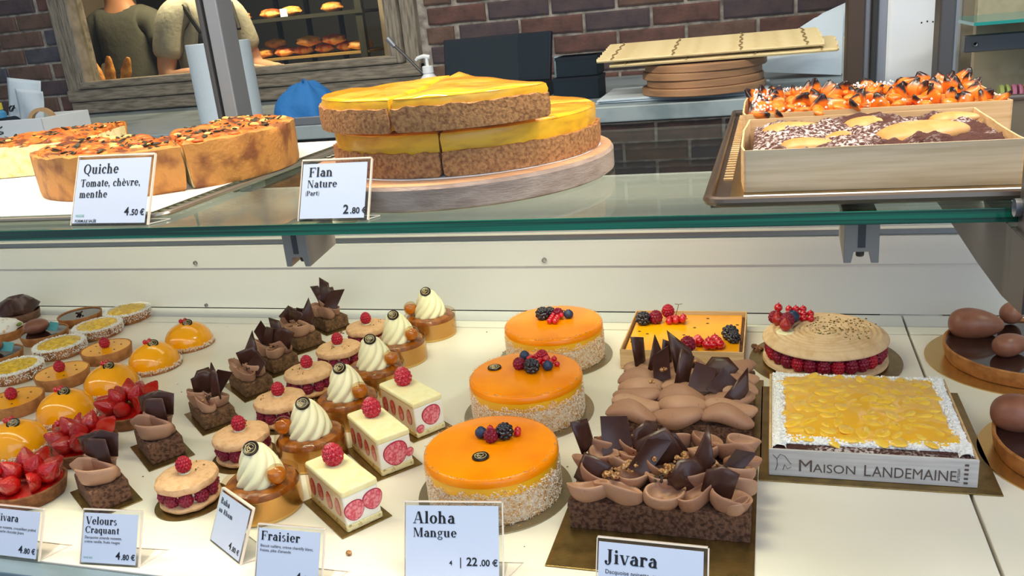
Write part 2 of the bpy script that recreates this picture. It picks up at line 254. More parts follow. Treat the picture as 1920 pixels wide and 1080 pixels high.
# ------------------------------------------------------------------ lettering
def bf_mesh(s, size, off=0.0, sx=1.0):
    c = bpy.data.curves.new('lettering', 'FONT'); c.body = s; c.size = size; c.offset = off; c.resolution_u = 3
    o = bpy.data.objects.new('lettering_tmp', c); COL.objects.link(o)
    dg = bpy.context.evaluated_depsgraph_get(); me = bpy.data.meshes.new_from_object(o.evaluated_get(dg))
    vs = [(v.co.x * sx, v.co.y, 0) for v in me.vertices]; fs = [tuple(p.vertices) for p in me.polygons]
    bpy.data.objects.remove(o); bpy.data.curves.remove(c); bpy.data.meshes.remove(me)
    return vs, fs, (max(v[0] for v in vs) if vs else 0)
T_, t_, XH, CH = .145, .05, .46, .68
def gly(ch):
    P = []
    def B(x0, x1, y0, y1): P.append([(x0,y0),(x1,y0),(x1,y1),(x0,y1)])
    def st(x, y0, y1, s0=2, s1=1, w=T_):
        B(x, x + w, y0, y1)
        if s0: B(x - .05, x + w + .05, y0, y0 + .035)
        if s1 == 1: P.append([(x - .06, y1 - .05), (x, y1 - .045), (x + .02, y1), (x - .02, y1 - .01)])
        if s1 == 2: B(x - .05, x + w + .05, y1 - .035, y1)
    def A(cx, cy, rx, ry, a0, a1, T=T_, t=t_):
        n = max(4, int(abs(a1 - a0) / 18))
        for i in range(n):
            q = []
            for a in (a0 + (a1 - a0) * i / n, a0 + (a1 - a0) * (i + 1) / n):
                a = R_(a); q.append(((cx + rx * cos(a), cy + ry * sin(a)), (cx + (rx - T) * cos(a), cy + (ry - t) * sin(a))))
            P.append([q[0][0], q[1][0], q[1][1], q[0][1]])
    def L(x0, y0, x1, y1, w): P.append([(x0, y0), (x0 + w, y0), (x1 + w, y1), (x1, y1)])
    def D(x, y, r): P.append([(x + r * cos(k * pi / 4), y + r * sin(k * pi / 4)) for k in range(8)])
    w = .55; c = ch
    if c == 'è': P += gly('e')[0]; L(.2, .52, .1, .66, .1); return P, .48
    if c == ' ': w = .28
    elif c == 'Q': A(.36, .34, .33, .35, 0, 360, .14); L(.36, .0, .5, -.16, .12); w = .74
    elif c == 'u': st(.07, .12, XH, 0, 1); A(.25, .15, .18, .16, 180, 300); st(.33, 0, XH, 0, 1); B(.33, .52, 0, .035); w = .57
    elif c == 'i': st(.08, 0, XH); D(.14, .6, .075); w = .31
    elif c == 'c': A(.25, .23, .22, .24, 45, 315); D(.36, .36, .06); w = .45
    elif c == 'h': st(.07, 0, .7); A(.27, .28, .19, .19, 0, 140); st(.335, 0, .3, 2, 0); w = .58
    elif c == 'e': A(.25, .23, .22, .24, 0, 320); B(.1, .44, .22, .26); w = .48
    elif c == 'T': st(.25, 0, CH, 2, 0); B(.03, .6, CH - .045, CH); B(.03, .07, .5, CH); B(.56, .6, .5, CH); w = .64
    elif c == 'o': A(.25, .23, .23, .24, 0, 360); w = .5
    elif c == 'm': st(.07, 0, XH); A(.26, .28, .18, .19, 0, 140); st(.315, 0, .3, 2, 0); A(.5, .28, .18, .19, 0, 140); st(.56, 0, .3, 2, 0); w = .8
    elif c == 'n': st(.07, 0, XH); A(.27, .28, .19, .19, 0, 140); st(.335, 0, .3, 2, 0); w = .58
    elif c == 'a': st(.28, 0, .33, 0, 0); B(.28, .47, 0, .035); A(.24, .31, .165, .16, 0, 165); A(.21, .14, .18, .145, 60, 330); w = .48
    elif c == 't': st(.1, .06, .58, 0, 0); B(.02, .33, .42, .46); A(.22, .09, .12, .09, 180, 330, .08); w = .35
    elif c == 'r': st(.07, 0, XH); A(.28, .28, .15, .19, 60, 150); D(.35, .38, .07); w = .43
    elif c == 'v': L(.03, XH, .19, 0, .12); L(.25, 0, .4, XH, .045); B(0, .2, XH - .035, XH); B(.32, .5, XH - .035, XH); w = .49
    elif c == 's': A(.19, .34, .15, .13, 40, 260, .1); A(.19, .12, .16, .13, 210, 440, .1); w = .38
    elif c == 'l': st(.08, 0, .7); w = .31
    elif c == 'b': st(.07, 0, .7, 0, 1); A(.26, .23, .22, .24, -150, 150); w = .52
    elif c == 'q': st(.33, -.2, XH, 2, 0); A(.25, .23, .22, .24, 30, 330); w = .54
    elif c == 'g': A(.21, .31, .17, .16, 0, 360, .1); A(.22, -.08, .2, .12, 0, 360, .07); L(.1, .03, .1, .18, .06); B(.32, .46, .4, .45); w = .47
    elif c == 'F': st(.09, 0, CH, 2, 2); B(.09, .56, CH - t_, CH); B(.2, .4, .33, .375); B(.52, .56, .5, CH); B(.38, .42, .25, .46); w = .6
    elif c == 'N': st(.1, 0, CH, 2, 2, .045); L(.1, CH, .5, 0, .13); st(.55, 0, CH, 0, 2, .045); w = .72
    elif c == 'P': st(.09, 0, CH, 2, 2); A(.3, .49, .26, .19, -100, 100); w = .58
    elif c == 'B': st(.09, 0, CH, 2, 2); A(.3, .52, .23, .16, -100, 100); A(.3, .18, .27, .185, -100, 100); w = .62
    elif c == 'R': st(.09, 0, CH, 2, 2); A(.3, .5, .25, .18, -100, 100); L(.46, 0, .3, .34, .14); B(.42, .66, 0, .035); w = .66
    elif c == 'V': L(.04, CH, .27, 0, .14); L(.34, 0, .56, CH, .045); B(0, .24, CH - .035, CH); B(.46, .68, CH - .035, CH); w = .66
    elif c == 'C': A(.35, .34, .32, .35, 40, 320, .14); B(.57, .61, .45, CH); w = .66
    elif c == 'A': L(.06, 0, .29, CH, .045); L(.46, 0, .28, CH, .14); B(.14, .5, .2, .24); B(0, .2, 0, .035); B(.4, .68, 0, .035); w = .68
    elif c == 'M': st(.09, 0, CH, 2, 2, .045); L(.1, CH, .36, .02, .12); L(.4, .02, .6, CH, .045); st(.6, 0, CH, 2, 2); w = .84
    elif c == 'J': st(.15, .08, CH, 0, 2); A(.12, .08, .155, .16, 180, 360, .1); D(.03, .08, .07); w = .4
    elif c == '(': A(.3, .25, .2, .45, 120, 240, .06, .03); w = .24
    elif c == ')': A(-.02, .25, .2, .45, -60, 60, .06, .03); w = .24
    elif c == ',': D(.1, .05, .07); L(.1, -.12, .12, .04, .05); w = .24
    return P, w
def serif_mesh(s, size):
    vs = []; fs = []; x = 0
    for ch in s:
        P, w = gly(ch)
        for poly in P:
            o = len(vs); vs += [((x + px) * size, py * size, 0) for px, py in poly]
            a = sum(poly[i][0] * poly[(i + 1) % len(poly)][1] - poly[(i + 1) % len(poly)][0] * poly[i][1] for i in range(len(poly)))
            idx = tuple(range(o, o + len(poly))); fs.append(idx if a > 0 else idx[::-1])
        x += w
    return vs, fs, x * size
def lettering(parent, lines, name='lettering', m='ink'):
    """lines: (kind, text, x, y, size[, align]) in the plane x right, z up, facing -y"""
    mb = MB()
    for ln in lines:
        kind, s, x, y, size = ln[:5]; al = ln[5] if len(ln) > 5 else 'l'
        if kind == 's': vs, fs, w = serif_mesh(s, size)
        elif kind == 'b': vs, fs, w = bf_mesh(s, size, size * .022)
        else: vs, fs, w = bf_mesh(s, size, size * .004)
        x0 = x - (w if al == 'r' else 0)
        mb.add([(x0 + a, 0, y + b) for a, b, _ in vs], fs)
    return mb.build(name, m, parent, smooth=False)
LEAN = R_(26)
def price_tag(label, cx_, cy_, rz, w, h, z0, lines, green=None, foot=.03):
    t = thing('price_tag', label, 'sign', (cx_, cy_, z0), rz, None)
    T = TR((0, 0, .0), 0, -LEAN)                       # leans back
    b = MB(); b.box(-w/2, w/2, .0006, .0022, .0008, h, T=T)
    b.box(-w/2 + .002, w/2 - .002, 0, .0012, 0, .0012)
    b.build('holder', 'acryl', t, smooth=False)
    e = MB(); e.box(-w/2, w/2, -.0008, .0032, h, h + .0016, T=T); e.box(w/2, w/2 + .0014, -.0002, .0024, .0008, h, T=T); e.box(-w/2 - .0008, -w/2, -.0002, .0024, .0008, h, T=T)
    e.build('holder_edge', 'acryl_edge', t, smooth=False)
    f = MB(); f.prism([(-w/2, .001), (w/2, .001), (w/2 + foot*.0, .002 + foot), (w/2 - .004, .004 + foot), (-w/2 + .01, .004 + foot)], 0, .0010)
    f.build('foot', 'acryl', t, smooth=False)
    fe = MB(); fe.tube([(w/2, .002, .001), (w/2 + foot * .55, .004 + foot, .001), (-w/2, .004 + foot, .001)], .0006, 5); fe.build('foot_edge', 'acryl_edge', t)
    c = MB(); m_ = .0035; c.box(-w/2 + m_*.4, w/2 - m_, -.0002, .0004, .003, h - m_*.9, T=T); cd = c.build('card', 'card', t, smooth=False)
    for nm, mm, ls in (('lettering', 'ink', lines), ('fine_print', 'ink_green', green or [])):
        if ls:
            o = lettering(cd, ls, nm, mm)
            for v in o.data.vertices: v.co = T @ Vector((v.co.x, -.0005, v.co.z))
    return t

# ================================================================== the setting
WY = 2.9; SZ = .36                                   # back wall, top of the glass shelf
WX0, WX1, WZ0, WZ1 = -2.74, -1.19, .305, 1.02        # outer edge of the framed opening
GX0, GX1, GZ0, GZ1 = -2.63, -1.30, .43, .92          # its glass
def bld_box(name, x0, x1, y0, y1, z0, z1, m, parent=None, bevel=0, **k):
    return MB().box(x0, x1, y0, y1, z0, z1).build(name, m, parent, smooth=False, bevel=bevel)
def S_box(name, *a, **k):
    o = bld_box(name, *a, **k); o['kind'] = 'structure'; return o
wall = MB(); wx = .42
wall.box(-4.2, WX0 + .04, WY + .004, WY + .12, -.7, 2.0); wall.box(WX1 - .04, wx, WY + .004, WY + .12, -.7, 2.0)
wall.box(WX0 + .04, WX1 - .04, WY + .004, WY + .12, -.7, WZ0 + .03); wall.box(WX0 + .04, WX1 - .04, WY + .004, WY + .12, WZ1 - .03, 2.0)
wall_b = struct('wall_back', wall, 'mortar', smooth=False)
bricks = []
def brick_mesh(L, k):
    mb = MB(); H = .056; c = .006; n = 5
    def ring(y, s):
        pts = []
        for i in range(n): pts.append((-L/2 + s + (L - 2*s) * i / (n - 1) , y, s + nse(i + k * 7, 1, y, 1.3) * .003))
        for i in range(n): pts.append((L/2 - s - (L - 2*s) * i / (n - 1) , y, H - s + nse(i + k * 5, 3, y, 1.7) * .003))
        return pts
    a = ring(0, 0); b = ring(-.009, .0); c_ = ring(-.013, c); m = len(a)
    vs = a + b + c_; fs = []
    for lv in (0, 1):
        for i in range(m): fs.append((lv*m + i, lv*m + (i+1) % m, (lv+1)*m + (i+1) % m, (lv+1)*m + i))
    for i in range(n - 1): fs.append((2*m + i, 2*m + i + 1, 2*m + m - 2 - i, 2*m + m - 1 - i))
    mb.add(vs, fs); return mb
BM = {}
for L in ('full', 'half', 'q'):
    for k in range(4):
        o = brick_mesh({'full': .211, 'half': .099, 'q': .15}[L], k).build('brick', ['br1', 'br2', 'br3', 'br4'][k], wall_b, smooth=False)
        BM[L, k] = o.data; bpy.data.objects.remove(o)
def lay(x, z, L, k):
    inst('brick', BM[L, k], wall_b, (x, WY + .006, z), (0, 0, 0))
for r in range(-1, 11):
    z = .318 + (r - 1) * .0655 + .004
    x = -3.6 + (r % 2) * .112
    while x < wx - .1:
        k = random.choice([0, 0, 1, 1, 2, 3]) if x > -1.2 else random.choice([0, 1, 2, 3, 3])
        cxm = x + .1055
        hid = (z > WZ0 - .05 and z < WZ1 - .01 and cxm > WX0 - .06 and cxm < WX1 + .06)
        if not hid: lay(cxm, z, 'full', k)
        elif cxm < WX0 + .06 and x < WX0 - .03: lay(x + .06 if x > WX0 - .1 else x + .075, z, 'half' if x > WX0 - .13 else 'q', k)
        elif x + .211 > WX1 + .03 and cxm > WX1 - .1: lay(x + .211 - .06, z, 'half', k)
        x += .2225
S_box('wall_left', -4.3, -4.2, -.0, 5.2, -.7, 2.0, 'wallw'); S_box('wall_right', 1.9, 2.0, 1.2, 5.2, -.7, 2.0, 'wallw')
S_box('wall_rear', -4.3, 2.0, 5.2, 5.3, -.7, 2.0, 'dark'); S_box('floor', -4.3, 2.0, -2.4, 5.3, -.72, -.7, 'floor'); S_box('ceiling', -4.3, 2.0, 1.5, 5.3, 2.0, 2.1, 'ceil')
S_box('wall_side', wx, 2.0, WY, WY + .1, -.7, 2.0, 'concrete')
# framed opening with old wood frame
wf = thing('window_1', None, None, (0, 0, 0)); del_ = 0; wf['kind'] = 'structure'
def rail_x(name, x0, x1, z0, z1, y0, y1, m='oldwood'):
    return bld_box(name, x0, x1, y0, y1, z0, z1, m, wf, bevel=.006)
rail_x('frame_rail', WX0, WX1, WZ0, .352, WY - .03, WY + .02); rail_x('frame_rail', WX0 + .0, WX1, .354, .40, WY - .04, WY + .02); rail_x('frame_rail', GX0 - .03, GX1 + .03, .402, GZ0, WY - .05, WY + .03)
rail_x('frame_rail', WX0, WX1, GZ1, WZ1, WY - .04, WY + .02)
for a, b, y in ((WX0, WX0 + .062, -.03), (WX0 + .064, GX0, -.046), (GX1, GX1 + .052, -.046), (GX1 + .055, WX1, -.03)):
    rail_x('frame_upright', a, b, .354 if y == -.03 else .402, GZ1, WY + y, WY + .02, 'oldwood_v')
bld_box('pane', GX0 - .01, GX1 + .01, WY + .0, WY + .004, GZ0 - .01, GZ1 + .01, 'wpane', wf)
# marble work counter behind the case
ct = thing('work_counter', 'pale grey marble work counter running in front of the brick wall', 'counter', (-1.2, 2.05, .262))
MB().box(-2.9, 1.45, 0, .84, 0, .038).build('worktop', 'marble', ct, smooth=False, bevel=.003)
MB().box(-2.9, 1.45, .05, .84, -.96, 0).build('cabinet', 'dark', ct, smooth=False)

# the display case: lower shelf, back panel, posts, glass shelf
def shelf_panel(x0, x1, nm, lab):
    t = thing('display_shelf', lab, 'shelf', ((x0 + x1)/2, .62, 0)); h = (x1 - x0)/2 - .0018
    MB().box(-h, h, 0, .735, -.018, 0).build('panel', 'cream_shelf', t, smooth=False, bevel=.0012)
    MB().box(-h, h, .738, .768, -.018, .0006).build('rear_lip', 'lip', t, smooth=False, bevel=.001)
    MB().box(-h, h, .770, .8195, -.018, .0006).build('rear_ledge', 'panel', t, smooth=False)
    return t
shelf_panel(-2.35, .205, 'shelf_panel', 'long cream lower display shelf under the small cakes and tarts')
shelf_panel(.205, 1.5, 'shelf_panel', 'cream lower display shelf right of the seam, under the chocolate tarts')
cb = thing('back_panel', 'low white back panel of the display case with small screws', 'panel', (-.5, 1.44, 0))
def cbox(nm, z0, z1, y0, y1, m, x1=2.0): return MB().box(-1.85, x1, y0, y1, z0, z1).build(nm, m, cb, smooth=False, bevel=.0008)
cbox('lower_sheet', .002, .0905, .0, .012, 'panel'); cbox('middle_sheet', .0905, .138, -.003, .012, 'panel'); cbox('strip', .138, .1505, .006, .012, 'steel'); cbox('edge_strip', .1505, .155, -.004, .012, 'lip'); cbox('upper_sheet', .155, .2525, .0, .012, 'panel')
for x in (-1.155, -.40, .36): 
    MB().lathe([(0, -.002), (.003, -.002), (.0042, 0), (.0042, .003)], 14, T=TR((x + .5, -.003, .103), 0, R_(90))).build('screw', 'screw', cb)
MB().lathe([(0, -.002), (.0025, -.002), (.0035, 0), (.0035, .003)], 14, T=TR((-1.153 + .5, 0, .008), 0, R_(90))).build('screw', 'screw', cb)
t = thing('front_rail', 'blue-grey steel rail along the front edge of the lower shelf', 'rail', (-.5, .60, 0))
MB().box(-1.7, 2, -.004, .0185, -.03, -.001).build('rail', 'rail', t, smooth=False, bevel=.002)
MB().box(-1.7, 2, -.09, -.006, -.05, -.036).build('bumper', 'steel', t, smooth=False, bevel=.003)

gs = thing('glass_shelf', 'wide clear upper glass shelf with green polished front edge', 'shelf', (-.5, .72, SZ))
g = MB(); x0, x1, y1 = -1.6, 1.6, .60
g.add([(x0,0,-.011),(x1,0,-.011),(x1,y1,-.011),(x0,y1,-.011),(x0,0,0),(x1,0,0),(x1,y1,0),(x0,y1,0)], [(3,2,1,0),(4,5,6,7)], 0)
g.build('glass', 'glass', gs, smooth=False)
g = MB(); g.box(x0, x1, -.0012, .0, -.0112, .0001); g.build('polished_edge', 'gedge', gs, smooth=False, bevel=.0004)
def bracket(x, lab):
    t = thing('shelf_bracket', lab, 'bracket', (x, .745, .312), 0, None)
    b = MB(); pts = [(-.014, .036), (-.014, -.004), (-.008, -.004), (-.006, .006), (.006, .006), (.008, -.004), (.014, -.004), (.014, .036)]
    vs = [(px, 0, pz) for px, pz in pts] + [(px, .06, pz * .8 + .007) for px, pz in pts] ; n = 8
    b.add(vs, [tuple(range(n)), tuple(reversed(range(n, 2*n)))] + [((i+1) % n, i, n + i, n + (i+1) % n) for i in range(n)])
    b.box(-.009, .009, .06, .63, .012, .036); b.build('arm', 'bracket', t, smooth=False, bevel=.0006)
    MB().lathe([(0, -.004), (.003, -.004), (.0035, -.003), (.0035, .01)], 12, T=TR((0, .012, .003), 0, 0)).build('bolt', 'steel_d', t)
    MB().box(-.003, .003, -.0006, .0, .01, .034).build('slot', 'steel_d', t, smooth=False)
bracket(-.473, 'grey metal shelf bracket under the glass between the quiche and flan tags'); bracket(.072, 'grey forked metal shelf bracket under the glass at the right')
def post(name, lab, x, y, w, cols, z0=.0, z1=1.2, d=.05):
    t = thing(name, lab, 'post', (x, y, z0)); k = w / len(cols)
    for i, (a, b, m) in enumerate(cols):
        MB().box(a, b, 0 if i % 2 == 0 else .012, d, 0, z1 - z0).build('profile', m, t, smooth=False, bevel=.0025)
post('case_post', 'grey metal upright post of the case rising behind the quiches', -.97, 1.39 + .0, .06, [(-.028, -.018, 'steel_d'), (-.018, -.012, 'dark'), (-.012, .016, 'steel')], z0=.258)
post('case_post', 'dark and grey upright post behind the apricot tart', .13, 1.39, .06, [(-.026, -.002, 'steel_b'), (-.002, .008, 'steel'), (.008, .016, 'dark'), (.016, .03, 'steel')], z0=.258)
post('case_post', 'slim grey upright post right of the white column', .24, 1.39, .03, [(-.012, .008, 'steel_d'), (.008, .014, 'steel')], z0=.258)
t = thing('rear_shelf_beam', 'grey metal beam that carries the rear edge of the glass shelf', 'beam', (-.5, 1.335, .325))
MB().box(-1.5, 1.6, 0, .02, 0, .02).build('beam', 'steel_d', t, smooth=False, bevel=.001)
# right-hand end frame: front post, side rail under the glass
t = thing('end_frame', 'dark grey steel end frame at the right with a ring-headed screw', 'frame', (.177, .70, .29))
MB().box(.0035, .04, -.02, .0175, 0, .85).build('upright', 'steel_d', t, smooth=False, bevel=.002)
MB().prism([(-.03, .055), (-.03, .0), (.03, -.006), (.12, -.006), (.30, .0), (.66, .0), (.66, .055)], .0, .02, T=Matrix(((0,0,1,0),(1,0,0,0),(0,1,0,0),(0,0,0,1)))).build('side_rail', 'steel_d', t, smooth=False, bevel=.001)
MB().lathe([(.0, -.001), (.003, -.001), (.0035, 0), (.005, -.001), (.0062, -.002), (.007, 0), (.007, .004)], 20, T=TR((.0030, .012, .072), R_(-90), R_(90))).build('screw', 'steel', t)
# front pane above the glass shelf, leaning out
fp = thing('front_glass', 'clear front glass pane of the upper display case', 'glass', (-.5, .672, .375))
MB().add([(-1.7, 0, 0), (2, 0, 0), (2, .0, .9), (-1.7, .0, .9)], [(0, 1, 2, 3)], T=TR((0,0,0), 0, R_(4))).build('glass', 'pane', fp, smooth=False)

# ================================================================== small parts shared by the pastries
def berry(rows, cols, rad, h, bump, top=.55):
    def fn(u, v):
        ph = pi * v; r = rad * sin(ph) * (1 - .35 * v * top) ; z = h * (.5 - .5 * cos(ph))
        row = v * rows; k = int(row); fu = (u * cols + .5 * (k % 2)) % 1; fv = row - k
        b = max(0, sin(pi * fu)) ** .6 * max(0, sin(pi * fv)) ** .6
        s = 1 + bump * b * (sin(ph) ** .5 if sin(ph) > 0 else 0)
        return (r * s * cos(2*pi*u), r * s * sin(2*pi*u), h/2 + (z - h/2) * (1 + bump * .5 * b))
    return fn
def mesh_of(mb, name, m):
    o = mb.build(name, m, None, angle=80); me = o.data; bpy.data.objects.remove(o); return me
RB = MB().grid(72, 48, berry(8, 12, .0085, .019, .20)); ME_R = mesh_of(RB, 'raspberry', 'rasp')
ME_RD = mesh_of(MB().grid(60, 42, berry(7, 10, .0085, .019, .20)), 'raspberry', 'rasp_d'); ME_RS = mesh_of(MB().grid(72, 48, berry(8, 12, .0085, .019, .20)), 'raspberry', 'rasp_s')
ME_BK = mesh_of(MB().grid(56, 36, berry(6, 8, .0080, .017, .34, .2)), 'blackberry', 'blackb')
ME_BL = mesh_of(MB().grid(20, 14, lambda u, v: (.006 * sin(pi*v) * cos(2*pi*u), .006 * sin(pi*v) * sin(2*pi*u), .0055 - .0055 * cos(pi*v) - (.0022 if v > .9 else (-.0006 if v > .8 else 0)))), 'blueberry', 'blueb')
ME_RC = mesh_of(MB().ball((0, 0, .0042), .0042, 16).tube([(0, 0, .008), (.0006, 0, .0096)], .0005, 5), 'redcurrant', 'currant')
def strawb(cut=False):
    mb = MB()
    def fn(u, v):
        a = 2*pi*u; r = .0125 * (sin(pi * min(1, v * .98 + .01)) ** .75) * (1.12 - .55 * v); z = .030 * v
        dimple = .0006 * (sin(a * 9 + (int(v * 9) % 2) * pi) * sin(v * 9 * pi)) if 0 < v < 1 else 0
        x = (r + dimple) * cos(a); y = (r + dimple) * sin(a)
        if cut: y = max(y, -.002)
        return (x, y, z)
    return mb.grid(36, 18, fn)
ME_ST = mesh_of(strawb(), 'strawberry', 'straw'); 
def ST_half():
    o = strawb(True).build('strawberry_half', ['straw', 'strawcut'], None, angle=50)
    for p in o.data.polygons: p.material_index = 1 if p.normal.y < -.9 else 0
    me = o.data; bpy.data.objects.remove(o); return me
ME_SH = ST_half()
def token(parent, loc, rot, s=1):
    o = MB().lathe([(0, 0), (.0088, 0), (.0096, .0008), (.0096, .0016), (.0088, .0026), (.0080, .0022), (0, .0022)], 28).build('chocolate_token', 'token', parent)
    o.location = loc; o.rotation_euler = rot; o.scale = (s, s, s)
    e = MB(); ring = [(.0063 * cos(a * pi / 12), .0063 * sin(a * pi / 12), .0024) for a in range(25)]
    e.tube(ring, .00042, 5)
    e.tube([(-.003 + .0035 * sin(k * .6) * 1.1, -.0052 + k * .00095, .0025) for k in range(12)], .0004, 5)
    e.tube([(.0038 * cos(k * .5 + .4), .0042 * sin(k * .5 + .4), .0025) for k in range(9)], .0004, 5)
    e.tube([(-.0045 + k * .001, .0012 * sin(k * .8), .0025) for k in range(9)], .0004, 5)
    x = e.build('emblem', 'emb', o); return o
def shard_mesh(pts, bend=.0, th=.0011, seed=0, m='choc'):
    """thin curved plate, outline in x,z"""
    n = len(pts); cx0 = sum(p[0] for p in pts)/n; cz0 = sum(p[1] for p in pts)/n
    mb = MB(); vs = []
    def Y(x, z): return bend * ((x - cx0) ** 2) * 60 + bend * .3 * (z - cz0) ** 2 * 60
    rings = (1, .66, .33)
    for s in (-1, 1):
        for k in rings:
            for i, (x, z) in enumerate(pts):
                x2 = cx0 + (x - cx0) * k; z2 = cz0 + (z - cz0) * k; vs.append((x2, Y(x2, z2) + s * th/2, z2))
        vs.append((cx0, Y(cx0, cz0) + s * th/2, cz0))
    fs = []; S = 3*n + 1
    for si, s in enumerate((-1, 1)):
        o = si * S
        for r in range(2):
            for i in range(n):
                f = (o + r*n + i, o + r*n + (i+1) % n, o + (r+1)*n + (i+1) % n, o + (r+1)*n + i); fs.append(f if s < 0 else f[::-1])
        for i in range(n):
            f = (o + 2*n + i, o + 2*n + (i+1) % n, o + 3*n); fs.append(f if s < 0 else f[::-1])
    for i in range(n): fs.append((i, S + i, S + (i+1) % n, (i+1) % n))
    mb.add(vs, fs); return mesh_of(mb, 'chocolate_shard', m)
SHD = [shard_mesh([(-.014, 0), (.013, .002), (.016, .026), (.002, .030), (-.012, .022)], .25),
       shard_mesh([(-.010, 0), (.010, -.002), (.012, .020), (.000, .044)], .35),
       shard_mesh([(-.012, 0), (.006, 0), (.010, .036), (-.008, .028)], -.3),
       shard_mesh([(-.016, .002), (.016, 0), (.012, .018), (.008, .028), (-.018, .022)], .2),
       shard_mesh([(-.008, 0), (.010, .004), (.006, .034), (-.012, .040)], .4),
       shard_mesh([(-.010, 0), (.012, 0), (.016, .020), (-.002, .026)], -.25)]
def shard(parent, k, loc, rot, s=1): return inst('chocolate_shard', SHD[k % 6], parent, loc, rot, s * 1.14)
def lobe_mesh(seed, L=.022, W=.014, H=.016, cup=.34, m='mousse', twist=0):
    """a piped, scooped petal of mousse: fat rounded front, open curled top"""
    def fn(u, v):
        a = 2*pi*u
        prof = [(.0, 0), (.55, .0), (.86, .16), (.98, .48), (1.03, .82), (1.0, .97), (.93, 1.0), (.84, .88), (.66, .58), (.36, cup), (0, cup)]
        k = v * 10; i = min(9, int(k)); f_ = k - i
        r = prof[i][0] * (1 - f_) + prof[i+1][0] * f_; z = prof[i][1] * (1 - f_) + prof[i+1][1] * f_
        wob = 1 + .10 * sin(2*a + seed) + .07 * sin(3*a + seed * 2.1)
        zz = H * z * (1 - .30 * sin(a) * (z ** 2) + .20 * cos(a + seed * .9) + .12 * sin(2*a + seed * 1.7)) * (1 if i > 1 else .6)
        x = L * r * cos(a) * wob; y = W * r * sin(a) * wob
        x += .004 * sin(z * 3 + seed) * (z); y -= .003 * z
        return (x, y, zz)
    return mesh_of(MB().grid(32, 20, fn), 'mousse_petal', m)
LOB = [lobe_mesh(k * 1.3, m='mousse' if k % 2 else 'mousse_l') for k in range(5)]
WAV = []
for k in range(4):
    def wv(u, v, k=k):
        a = 2*pi*u; x = (v - .5) * .062; e = sin(pi * min(.995, max(.005, v))) ** .45
        y = (.0098 * cos(a)) * e + .003 * sin(v * 5 + k); z = (.0068 * sin(a) + (.003 * max(0, cos(a)) ** 2)) * e * (1.1 - .1 * sin(v*7 + k)) + .0065 + .003 * sin(v * 4 + k * 2)
        return (x, y, z)
    WAV.append(mesh_of(MB().grid(18, 20, wv), 'mousse_wave', 'mousse_l' if k % 2 else 'mousse'))
def nuts(parent, pts, n, s=.0022, name='nut_pieces', m='nut', spread=.005):
    mb = MB()
    for p in pts:
        for _ in range(n):
            q = (p[0] + rnd(-1, 1) * spread, p[1] + rnd(-1, 1) * spread, p[2] + rnd(0, 1) * spread * .6); r = s * rnd(.6, 1.3)
            mb.ball((0, 0, 0), r, 6, (rnd(.6, 1.3), rnd(.6, 1.2), rnd(.5, 1)), T=TR(q, rnd(0, 6), rnd(0, 3)))
    o = mb.build(name, m, parent, smooth=False); o['kind'] = 'stuff'; return o
def rect_board(parent, w, d, th=.0015, m='gold', z=0):
    return MB().box(-w/2, w/2, -d/2, d/2, z, z + th).build('cake_board', m, parent, smooth=False, bevel=.0004)
def round_board(parent, r, th=.0015, m='gold'):
    return MB().lathe([(0, 0), (r, 0), (r + .0003, th * .5), (r, th), (0, th)], 56).build('cake_board', m, parent)
def tart_shell(parent, r, h, wall_, m='crust', flare=.1, n=48, rough=.0, sx=1):
    r0 = r * (1 - flare)
    pf = [(0, 0), (r0 * .97, 0), (r0, .001), (r0 + (r - r0) * .5, h * .5), (r, h - .0012), (r - wall_ * .3, h), (r - wall_ * .8, h - .0005), (r - wall_, h - .002), (r0 - wall_, .003), (0, .003)]
    def mod(rr, z, a):
        k = rough * nse(cos(a) * 3, sin(a) * 3, z * 60, 1.7) if rr > .01 else 0
        return rr + k, z + (k * .8 if z > .004 else 0)
    return MB().lathe(pf, n, mod).build('tart_shell', m, parent, angle=50)
def disc_fill(name, parent, r, z, th, m, dome=0, bumps=0, sc=90, n=44, rings=8):
    def fn(u, v):
        a = 2*pi*u; rr = r * (1 - v) if v > 0 else r
        zz = z + dome * (1 - (rr / r) ** 2) + (bumps * nse(rr * cos(a), rr * sin(a), 0, sc) if rr < r * .97 else 0)
        return (rr * cos(a), rr * sin(a), zz)
    mb = MB().grid(n, rings, fn); k = len(mb.v); mb.v += [(r * cos(2*pi*i/n), r * sin(2*pi*i/n), z - th) for i in range(n)]
    mb.f += [(k + i, k + (i+1) % n, (i+1) % n, i) for i in range(n)]; mb.mi += [0] * n
    return mb.build(name, m, parent, angle=60)
def ring_pick(r, z0, z1, out=.0, tz=.0):
    def p():
        a = rnd(0, 2*pi); z = rnd(z0, z1); rr = r + out
        return (rr * cos(a), rr * sin(a), z), (cos(a), sin(a), tz)
    return p
def top_pick(r0, r1, z):
    def p():
        a = rnd(0, 2*pi); r = rnd(r0, r1); return (r * cos(a), r * sin(a), z), (0, 0, 1)
    return p
def berries(parent, items):
    for kind, x, y, z, s, rx, rz in items:
        me, nm = {'r': (ME_R, 'raspberry'), 'd': (ME_RD, 'raspberry'), 's': (ME_RS, 'raspberry'), 'b': (ME_BK, 'blackberry'), 'u': (ME_BL, 'blueberry'), 'c': (ME_RC, 'redcurrant'), 't': (ME_ST, 'strawberry'), 'h': (ME_SH, 'strawberry_half')}[kind]
        inst(nm, me, parent, (x, y, z), (rx, 0, rz), s)
ORD = ['first', 'second', 'third', 'fourth', 'fifth', 'sixth']

